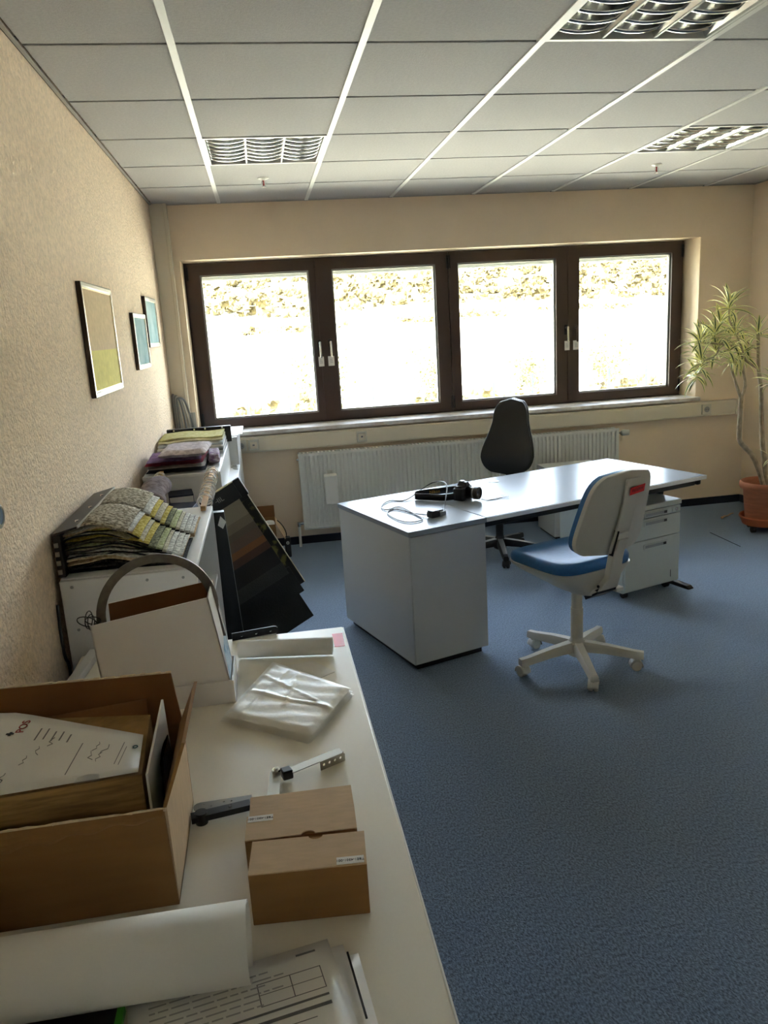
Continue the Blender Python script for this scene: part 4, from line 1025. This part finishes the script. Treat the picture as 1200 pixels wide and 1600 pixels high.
obj('top_board', G().box(-.657, -.285, 3.232, 4.60, .782, .80).box(-.657, -.202, 4.60, 5.30, .782, .80), m_white2, t, world=True, bevel=.002)
t = thing('shelf_box', 'white open shelf box standing on the low cabinet under folded fabrics', 'shelf box', (-.45, 4.7, .80))
obj('top_board', G().box(-.655, -.26, 4.075, 5.30, SZ-.018, SZ), m_white2, t, world=True, bevel=.002)
obj('end_panel', G().box(-.655, -.26, 4.09, 4.108, .80, SZ-.018), m_white2, t, world=True)
obj('end_panel', G().box(-.655, -.26, 5.282, 5.30, .80, SZ-.018), m_white2, t, world=True)
obj('side_panel', G().box(-.278, -.262, 4.108, 5.282, .80, SZ-.018), m_white2, t, world=True)
t = thing('tall_cabinet', 'white cabinet in the far left corner under the window', 'cabinet', (-.45, 5.6, 0))
obj('body', G().box(-.655, -.205, 5.31, 5.94, 0, SZ), m_white2, t, world=True, bevel=.002)
obj('top_board', G().box(-.657, -.203, 5.308, 5.945, SZ, SZ+.018), m_white2, t, world=True, bevel=.002)
o = obj('extension_cable', G().tube(crook([(-.664, 2.32, .90), (-.666, 2.315, .82), (-.664, 2.31, .74), (-.660, 2.325, .70), (-.662, 2.33, .60), (-.664, 2.33, .3), (-.66, 2.33, .02)], 4), .005, 7), m_black, smooth=True)
tag(o, 'black cable hanging between the shelf unit and the left wall', 'cable')

# --- large fabric sample book on the near unit
SP = [('speckled_grey', (120, 112, 96), (206, 200, 182)), ('speckled_black', (20, 20, 18), (70, 66, 58)), ('mustard', (170, 150, 60), (214, 200, 120)), ('pale_stone', (170, 164, 140), (214, 208, 186)),
      ('light_grey', (176, 176, 172), (234, 234, 228)), ('charcoal', (26, 26, 28), (60, 60, 60)), ('sand', (170, 146, 112), (200, 180, 150)), ('olive_grey', (92, 94, 74), (150, 152, 120)), ('ink', (14, 16, 24), (34, 36, 46)), ('sage', (150, 158, 110), (196, 200, 160))]
SM = {k: mat('fabric_'+k, a, .95, rgb2=b, vscale=95, bump=.4, bscale=160, spec=.1, lo=.42, hi=.6) for k, a, b in SP}
t = thing('sample_book', 'thick fabric sample book with black spine, fanned swatches, on the near unit', 'sample book', (-.46, 2.70, SZ))
obj('spine', G().box(-.662, -.640, 2.37, 2.985, SZ, 1.100), m_black, t, world=True, bevel=.002)
cv = obj('cover', G().hexa([(-.662, 2.365, 1.100), (-.586, 2.365, 1.118), (-.586, 2.99, 1.118), (-.662, 2.99, 1.100)], [(-.662, 2.365, 1.106), (-.586, 2.365, 1.124), (-.586, 2.99, 1.124), (-.662, 2.99, 1.106)]), m_black, t, world=True)
for y in (2.46, 2.66, 2.86): obj('rivet', G().cyl((-.607, y, 1.115), (-.607, y, 1.123), .006, n=12), m_chrome, cv, world=True)
obj('cover_edge', G().box(-.588, -.584, 2.365, 2.99, 1.117, 1.125), m_gasket, cv, world=True)
NS = 15; keysA = ['ink', 'charcoal', 'speckled_black', 'sand', 'sand', 'ink', 'speckled_black', 'charcoal', 'ink', 'speckled_black', 'charcoal', 'ink', 'charcoal', 'sand', 'speckled_grey']
fan = ['light_grey', 'light_grey', 'light_grey', 'pale_stone', 'sage', 'olive_grey', 'mustard', 'pale_stone', 'mustard', 'light_grey']
for half in (0, 1):
    ya, yb_ = (2.40, 2.685) if half == 0 else (2.69, 2.975)
    for i in range(NS):
        q = i/(NS-1)
        xe = -.262-.215*max(0, q-.12)**1.05-(.0 if half == 0 else -.012)-random.uniform(0, .006)
        if i < 4: xe = -.30+random.uniform(-.03, .03)
        ph = random.uniform(0, 6)
        def sf(u, v, i=i, q=q, xe=xe, ph=ph, ya=ya, yb_=yb_, half=half):
            x = -.638+(xe+.638)*u; k = (x+.638)/.376
            stack = .004+.0090*i
            z = SZ+stack*(1+.22*math.sin(PI*min(1, k*1.5)))*(1-.80*max(0, k-.12)**1.5)
            wv = (.0045*math.sin(23*x+ph+i)+.0025*math.sin(51*x+2*ph))*(1-v)**2 if half == 0 else 0
            y = ya+(yb_-ya)*v+.012*math.sin(9*x+ph)*(1-v)*.6
            return (x, y, max(SZ+.003, z+wv*(1 if i > 1 else 0)+.004*math.sin(PI*v)))
        if i < 4: key = keysA[i]
        elif i == NS-1: key = 'speckled_grey'
        else: key = fan[min(len(fan)-1, i-4)]
        cloth = SM[key] if i >= 4 else SM[keysA[i]]
        s = obj('swatch', G().grid(sf, 18, 8), [cloth, SM[keysA[i]]], t, world=True, solid=.0055, smooth=True, norm=False)
        s.modifiers['solid'].material_offset_rim = 1; s.modifiers['solid'].use_rim = True
for k in range(4): obj('steel_tab', G().box(-.660, -.648, 2.364, 2.370, SZ+.012+.028*k, SZ+.026+.028*k), m_steel, t, world=True)

# --- folded fabrics and sample binder on the shelf box
def fabric(y0, y1, x0, x1, z0, z1, m_, label, rz=0, ph=0, droop=0.0):
    z0 += .002; z1 -= .002
    cx, cy = (x0+x1)/2, (y0+y1)/2; hx_, hy_ = (x1-x0)/2, (y1-y0)/2; hz = (z1-z0)
    def f(u, v, top):
        x = (u*2-1); y = (v*2-1)
        r_ = max(0, 1-abs(x)**8)**.5*max(0, 1-abs(y)**6)**.5
        wv = .0012*math.sin(5*x+ph)+.001*math.sin(7*y+2*ph)+.001*math.sin(15*x+9*y+ph)
        z = hz/2+(hz/2*r_ if top else -hz/2*r_)+wv*(.8 if z0 > SZ+.004 else (.8 if top else 0))-droop*max(0, x*y)
        return (x*hx_, y*hy_, z)
    o = obj('folded_fabric', G().slab(lambda u, v: f(u, v, True), lambda u, v: f(u, v, False), 16, 12), m_, loc=(cx, cy, z0), smooth=70)
    o.rotation_euler = (0, 0, R(rz)); tag(o, label, 'fabric', 'folded fabrics stacked on the white shelf box'); return o
def fab(n_, c, c2): return mat('cloth_'+n_, c, .95, rgb2=c2, vscale=40, bump=.3, bscale=120, spec=.1)
fabric(4.11, 4.55, -.640, -.335, SZ+.001, SZ+.020, fab('darkblue', (26, 28, 40), (44, 46, 58)), 'dark blue folded fabric at the bottom of the fabric pile')
fabric(4.11, 4.54, -.642, -.340, SZ+.021, SZ+.038, fab('linen', (150, 140, 132), (186, 176, 168)), 'pale linen folded fabric second from the bottom of the pile', 1, 1)
fabric(4.12, 4.53, -.646, -.345, SZ+.039, SZ+.056, fab('red', (110, 24, 44), (146, 40, 60)), 'dark red folded fabric in the middle of the pile', -1, 2)
fabric(4.12, 4.50, -.640, -.36, SZ+.057, SZ+.074, fab('purple', (104, 78, 116), (142, 112, 152)), 'purple folded fabric just under the top of the pile', 2, 3)
fabric(4.105, 4.48, -.565, -.318, SZ+.074, SZ+.122, fab('silver', (176, 166, 172), (216, 208, 212)), 'silvery folded fabric lying on top of the pile', -2, 4)
fabric(4.30, 4.60, -.34, -.275, SZ+.001, SZ+.06, fab('lilac', (136, 108, 146), (210, 204, 212)), 'lilac and white striped bundle beside the fabric pile', 3, 5)
t = thing('sample_binder', 'stack of pale swatches clamped in a black bar behind the folded fabrics', 'sample binder', (-.45, 4.95, SZ))
cols_ = [fab('white', (200, 198, 196), (226, 224, 222)), fab('grey', (120, 120, 124), (160, 160, 160)), fab('white2', (214, 212, 208), (236, 234, 230)), fab('ice', (170, 176, 184), (206, 210, 214)), fab('cream', (214, 206, 170), (228, 224, 196)), fab('lime', (176, 172, 110), (204, 200, 150))]
for i, mm in enumerate(cols_):
    a = SZ+.010+.0138*i
    obj('swatch', G().grid(lambda u, v: (-.65+u*.385-.002*i, 4.62+.055*i+v*(.60-.055*i), a+.004*math.sin(8*u+i)+.003*math.sin(5*v+2*i)+.004), 12, 8), mm, t, world=True, solid=.010, smooth=True, norm=False)
obj('clamp_bar', G().box(-.648, -.235, 5.225, 5.262, SZ+.002, SZ+.108), m_black, t, world=True, bevel=.004)
for x in (-.60, -.47, -.40, -.29): obj('clamp_screw', G().cyl((x, 5.2245, SZ+.10), (x, 5.214, SZ+.10), .006, n=12), m_chrome, t, world=True)
o = obj('paper_stack', G().box(-.52, -.20, 5.36, 5.80, SZ+.0185, SZ+.024).box(-.46, -.17, 5.40, 5.86, SZ+.024, SZ+.027), m_paperg, bevel=.0005)
tag(o, 'white papers lying on the corner cabinet beside the window', 'paper')
# --- ring hangers bridging the gap
def hanger(p0, p1, nr, label, cloth=False):
    p0 = Vector(p0); p1 = Vector(p1); d = (p1-p0).normalized()
    t = thing('ring_hanger', label, 'sample hanger', tuple((p0+p1)/2), group='wooden hangers with wire rings')
    obj('stick', G().bar(p0, p1, .02, .02), m_wood, t, world=True, bevel=.001)
    first = None
    for i in range(nr):
        c = p0+(p1-p0)*(.135+.79*(i+random.uniform(-.2, .2))/nr)-Vector((0, 0, .004))
        g = G().torus(c, d+Vector((random.uniform(-.3, .3), 0, random.uniform(-.3, .3))), .030+random.uniform(-.003, .004), .0022, 20, 5)
        obj('ring', g, m_paperg if i % 3 else m_chrome, t, world=True, smooth=True)
    if cloth:
        def cl(u, v):
            th = R(-20)+u*R(220); r_ = .045+.012*math.sin(4*u)+.008*math.sin(9*v+3*u)
            p = p0.lerp(p1, .15+.55*v)
            return (p.x+math.cos(th)*r_*1.25, p.y, p.z-.012+math.sin(th)*r_*.9)
        obj('draped_swatch', G().grid(cl, 18, 10), fab('taupe', (104, 92, 92), (140, 128, 128)), t, world=True, solid=.004, smooth=True, norm=False)
    return t
hanger((-.283, 3.135, SZ+.012), (-.297, 4.125, SZ+.012), 24, 'wooden stick full of wire rings, nearer to the black sample boards')
hanger((-.520, 3.16, SZ+.012), (-.558, 4.10, SZ+.012), 18, 'wooden stick with wire rings and a taupe cloth, nearer to the wall', True)
def navy(x0, x1, y0, y1, z0, z1, rz, label):
    t = thing('navy_box', label, 'box', ((x0+x1)/2, (y0+y1)/2, z0), rz, group='navy sample boxes between the units')
    a, b = (x1-x0)/2, (y1-y0)/2
    obj('case', G().box(-a, a, -b, b, 0, z1-z0), m_navy, t, bevel=.002)
    obj('page_edge', G().box(-a+.003, a-.003, -b-.001, -b, .006, z1-z0-.008), m_paper, t)
navy(-.52, -.35, 3.40, 3.62, .801, .838, 4, 'lowest navy box between the two hangers')
navy(-.52, -.38, 3.65, 3.86, .801, .865, -6, 'middle navy box between the two hangers')
navy(-.52, -.40, 3.89, 4.04, .801, .895, 8, 'navy box standing closest to the white shelf box')
o = obj('paper_stack', G().box(-.33, -.292, 3.28, 3.64, .801, .835).box(-.328, -.295, 3.29, 3.62, .835, .842), m_paperg); tag(o, 'white papers piled on the low cabinet beside the navy boxes', 'paper')
o = obj('cable_clips', G().torus((-.235, 5.16, .806), (0, .3, 1), .018, .004, 14, 5).torus((-.225, 5.10, .805), (.2, 0, 1), .015, .003, 14, 5).box(-.25, -.22, 5.20, 5.25, .8005, .815), m_gasket)
tag(o, 'small grey metal fittings left on the low cabinet ledge', 'fittings')

# --- dark leather sample board leaning against the low cabinet
AX = Vector((math.cos(R(27)), 0, math.sin(R(27)))); AD = Vector((math.sin(R(27)), 0, -math.cos(R(27)))); 
t = thing('leather_sample_board', 'black board of dark brown leather swatches leaning against the cabinets', 'sample board', (0, 3.80, 0))
PT = Vector((-.187, 3.76, .965))
def LB(a, d, y=0.0): p = PT+AX*a+AD*d; return (p.x, p.y+y+.10*a, p.z)
def lslab(a0, a1, d0, d1, y0, y1): return G().hexa([LB(a0, d0, y0), LB(a1, d0, y0), LB(a1, d0, y1), LB(a0, d0, y1)], [LB(a0, d1, y0), LB(a1, d1, y0), LB(a1, d1, y1), LB(a0, d1, y1)])
bd = obj('backing_board', lslab(-.06, .024, .085, .625, .012, .020), m_blackm, t, world=True)
obj('board_edge', lslab(.024, .027, .085, .625, .010, .021), mat('cream_edge', (206, 196, 160), .6), t, world=True)
obj('patterned_strip', lslab(-.03, .022, .11, .56, .006, .011), m_olive, t, world=True)
hd_ = obj('header', lslab(-.185, .0, 0, .085, -.02, .012), m_blackm, t, world=True, bevel=.003)
obj('header_end', lslab(.0, .036, -.004, .090, -.016, .016), m_black, t, world=True, bevel=.003)
obj('header_edge', lslab(-.185, .0, -.004, .0, -.02, .014), mat('cream_edge', (206, 196, 160), .6), hd_, world=True)
M_ = frame(LB(-.10, .040, -.0215), AX, -AD)
lo_ = lettering('HIL', .034, mat('silver_print', (176, 172, 166), .5), hd_, Matrix()); lo_.matrix_parent_inverse = (hd_.matrix_parent_inverse).inverted() if False else Matrix()
chain = t.matrix_basis @ hd_.matrix_parent_inverse @ hd_.matrix_basis
lo_.matrix_basis = chain.inverted() @ M_
LS = [(.085, .17, (150, 142, 122)), (.17, .215, (132, 122, 104)), (.215, .25, (110, 98, 82)), (.25, .30, (116, 96, 80)), (.30, .335, (142, 98, 62)), (.335, .375, (88, 62, 50)), (.375, .47, (24, 22, 22)), (.47, .54, (58, 56, 56)), (.54, .66, (18, 18, 19)), (.66, .80, (22, 22, 23))]
for i, (a, b, c) in enumerate(LS):
    rgt = -.016 if i < 8 else (.0 if i == 8 else -.03)
    lft = (-.085-.454*a)/.891
    mm = mat('leather_%d' % i, c, .6, bump=.15, bscale=140)
    obj('leather_swatch', lslab(lft, rgt, a-.03, b, -.016+.0018*i, -.013+.0018*i), mm, t, world=True)
foot = LB(-.30, .80)
t2 = thing('black_board', 'narrow upright black board with a white label beside the leather samples', 'board', (-.25, 3.30, 0))
g = G().hexa([(-.242, 3.27, 0), (-.165, 3.27, 0), (-.165, 3.31, 0), (-.242, 3.31, 0)], [(-.272, 3.27, .928), (-.212, 3.27, .928), (-.212, 3.31, .928), (-.272, 3.31, .928)])
obj('board', g, m_blackm, t2, world=True, bevel=.002)
obj('white_label', G().add([(-.242, 3.2685, .872), (-.222, 3.2685, .855), (-.206, 3.2685, .885), (-.228, 3.2685, .912)], [(0, 1, 2, 3)]), m_paperg, t2, world=True, norm=False)

# --- floor box and black adapter in the far corner
t = thing('cardboard_carton', 'opened cardboard carton on the floor beside the radiator pipe', 'carton', (-.07, 5.7, 0))
x0, x1, y0, y1 = -.19, .0, 5.60, 5.86
obj('carton_walls', G().box(x0, x1, y0, y0+.005, 0, .285).box(x0, x1, y1-.005, y1, 0, .285).box(x0, x0+.005, y0, y1, 0, .285).box(x1-.005, x1, y0, y1, 0, .285).box(x0, x1, y0, y1, 0, .005), m_card, t, world=True)
obj('flap', G().box(x0, x1, y1-.004, y1, .285, .375), m_cardin, t, world=True)
obj('flap', G().hexa([(x1-.002, y0+.01, .285), (x1+.002, y0+.01, .285), (x1+.002, y1-.02, .285), (x1-.002, y1-.02, .285)], [(x1+.06, y0+.02, .16), (x1+.064, y0+.02, .162), (x1+.064, y1-.03, .162), (x1+.06, y1-.03, .16)]), m_card2, t, world=True)
obj('packing_paper', G().grid(lambda u, v: (x0+.01+u*.20, y0+.01+v*.1, .288+.012*math.sin(7*u)*math.sin(5*v+1)-.06*max(0, u-.85)*6), 12, 6), m_paper, t, world=True, solid=.001, smooth=True, norm=False)
t = thing('power_adapter', 'black power adapter with a cord on the floor by the carton', 'adapter', (.08, 5.72, 0))
obj('housing', G().box(.055, .10, 5.68, 5.76, 0, .15), m_black, t, world=True, bevel=.008)
obj('plug_face', G().cyl((.078, 5.68, .115), (.078, 5.672, .115), .012, n=18), m_gasket, t, world=True)
obj('plug_hole', G().cyl((.078, 5.6725, .115), (.078, 5.671, .115), .004, n=10), m_black, t, world=True)
obj('cord', G().tube(crook([(.075, 5.72, .14), (.07, 5.70, .20), (.045, 5.68, .26), (.015, 5.66, .30)], 5), .004, 6), m_black, t, world=True, smooth=True)
# --- grey cables and a metal profile in the corner
t = thing('cable_bundle', 'looped grey cables hanging in the corner beside the window', 'cables', (-.63, 5.9, 1.0))
for i in range(5):
    x = -.662+.008*i; w_ = .02+.012*i
    obj('cable', G().tube(crook([(x, 5.93-.008*i, .99), (x-.002, 5.93-.008*i, 1.12), (x, 5.92-.006*i, 1.235-.004*i), (x+w_*.35, 5.915-.006*i, 1.255-.006*i), (x+w_*.8, 5.915, 1.20), (x+w_*1.2, 5.915, 1.09), (x+w_*1.4, 5.91, .99)], 5), .005 if i % 2 else .007, 7), m_gasket if i % 2 else mat('grey_cable', (120, 124, 124), .5), t, world=True, smooth=True)
t = thing('metal_profile', 'short metal profile standing upright in the corner next to the window', 'profile', (-.52, 5.9, .987))
obj('web', G().box(-.556, -.528, 5.925, 5.928, .987, 1.115), m_steel, t, world=True)
obj('flange', G().box(-.530, -.512, 5.928, 5.931, .987, 1.115).box(-.556, -.553, 5.905, 5.928, .987, 1.115), m_gasket, t, world=True)
# ------------------------------------------------------------------ outside
def hz_(x, y):
    if y < 60: z = -3.8
    elif y < 150: z = -3.8+5.9*((y-60)/90)**1.2
    elif y < 175: z = 2.1+(y-150)*.10
    else: z = 4.6+(y-175)*.235
    return z+.5*math.sin(x*.05+y*.03)*min(1, max(0, (y-60)/60))
m_field = mat('straw_field', (196, 192, 168), 1, rgb2=(216, 212, 190), vscale=.12)
m_wood_floor = mat('hill_grass', (66, 64, 46), 1, rgb2=(142, 138, 106), vscale=.5, lo=.4, hi=.62, detail=8)
m_scrub = mat('scrub', (52, 44, 24), 1, rgb2=(92, 82, 48), vscale=1.2, lo=.3, hi=.7)
m_bush = mat('bush_leaf', (56, 58, 28), .8, rgb2=(92, 88, 46), vscale=3)
m_twig = mat('twig', (120, 96, 70), .9)
vs = []; fs = []; nx_, ny_ = 60, 70
def gx_(i): return -170+i*460/nx_
def gy_(j): q = j/ny_; return 7.5+q*60+q**2*260
g = G().grid(lambda u, v: (gx_(u*nx_), gy_(v*ny_), hz_(gx_(u*nx_), gy_(v*ny_))), nx_, ny_)
g.m = [1 if (g.v[f[0]][1]+g.v[f[2]][1])/2 > 176 else 0 for f in g.f]
struct(obj('hillside', g, [m_field, m_wood_floor], loc=(0, 0, 0), smooth=180, norm=False))
rnd = random.Random(11)
def clump(g, x, y, z, s, k=7):
    for _ in range(k):
        c = Vector((x+rnd.gauss(0, s*.5), y+rnd.gauss(0, s*.3), z+abs(rnd.gauss(0, s*.45))))
        r_ = s*rnd.uniform(.25, .55); n_ = Vector((rnd.gauss(0, 1), rnd.gauss(-.5, 1), rnd.gauss(.3, 1))).normalized(); a = n_.orthogonal().normalized(); b = n_.cross(a)
        g.add([c+a*r_, c+b*r_*.8, c-a*r_, c-b*r_*.8, c+n_*r_*.6], [(0, 1, 4), (1, 2, 4), (2, 3, 4), (3, 0, 4)])
g = G()
for _ in range(1500):
    x, y = rnd.uniform(-60, 160), rnd.uniform(176, 300); clump(g, x, y, hz_(x, y), rnd.uniform(1.2, 2.8))
for _ in range(260):
    x, y = rnd.uniform(-60, 160), rnd.uniform(148, 156); 
    if math.sin(x*.21) > -.55: clump(g, x, y, hz_(x, y), rnd.uniform(.7, 1.6))
for _ in range(200):
    x, y = rnd.uniform(-30, 70), rnd.uniform(49, 53)
    if math.sin(x*.5+1) > -.2: clump(g, x, y, hz_(x, y)+.3, rnd.uniform(.5, 1.1), 6)
o = obj('hillside_scrub', g, m_scrub, loc=(0, 0, 0), norm=False); o['kind'] = 'stuff'; o['label'] = 'sunlit scrub and hedges covering the hillside outside'; o['category'] = 'scrub'
def bush(x, y, h, label):
    z = hz_(x, y); t = thing('bush', label, 'bush', (x, y, z), group='bushes beyond the fence')
    g = G(); tips = []
    for i in range(9):
        a = rnd.uniform(0, 6.28); l_ = h*rnd.uniform(.6, 1)
        p = [Vector((0, 0, 0))]
        for k in range(4): p.append(p[-1]+Vector((math.cos(a+rnd.gauss(0, .5))*l_*.1, math.sin(a+rnd.gauss(0, .5))*l_*.1, l_*.25)))
        g.tube(p, [.05, .04, .03, .02, .01], 5); tips += p[2:]
    obj('twigs', g, m_twig, t)
    g = G()
    for p in tips:
        for _ in range(18): c = p+Vector((rnd.gauss(0, .5), rnd.gauss(0, .5), rnd.gauss(0, .4))); clump(g, c.x, c.y, c.z, .30, 1)
    obj('foliage', g, m_bush, t, norm=False)
bush(3.2, 44, 4.2, 'pale bush outside the leftmost window pane')
bush(11.5, 52, 3.6, 'pale bush seen through the second window pane')
bush(19.0, 54, 2.6, 'low pale bush seen through the third window pane')
bush(23.6, 51, 3.8, 'twiggy pale bush outside the rightmost window pane')
t = thing('wire_fence', 'thin green wire fence with posts outside below the windows', 'fence', (12, 48, -3.8))
ps = None
for k in range(-4, 14):
    x = 1.55+2.575*k
    if ps is None: ps = obj('post', G().box(-.045, .045, -.045, .045, 0, 2.05), mat('green_post', (10, 62, 50), .5), t); ps.location = (x-12, 0, 0)
    else: inst(ps, t, (x-12, 0, 0))
g = G()
for z in (.3, .9, 1.5, 1.95): g.box(-20.8, 23.2, -.006, .006, z, z+.012)
obj('wires', g, mat('green_post', (10, 62, 50), .5), t)
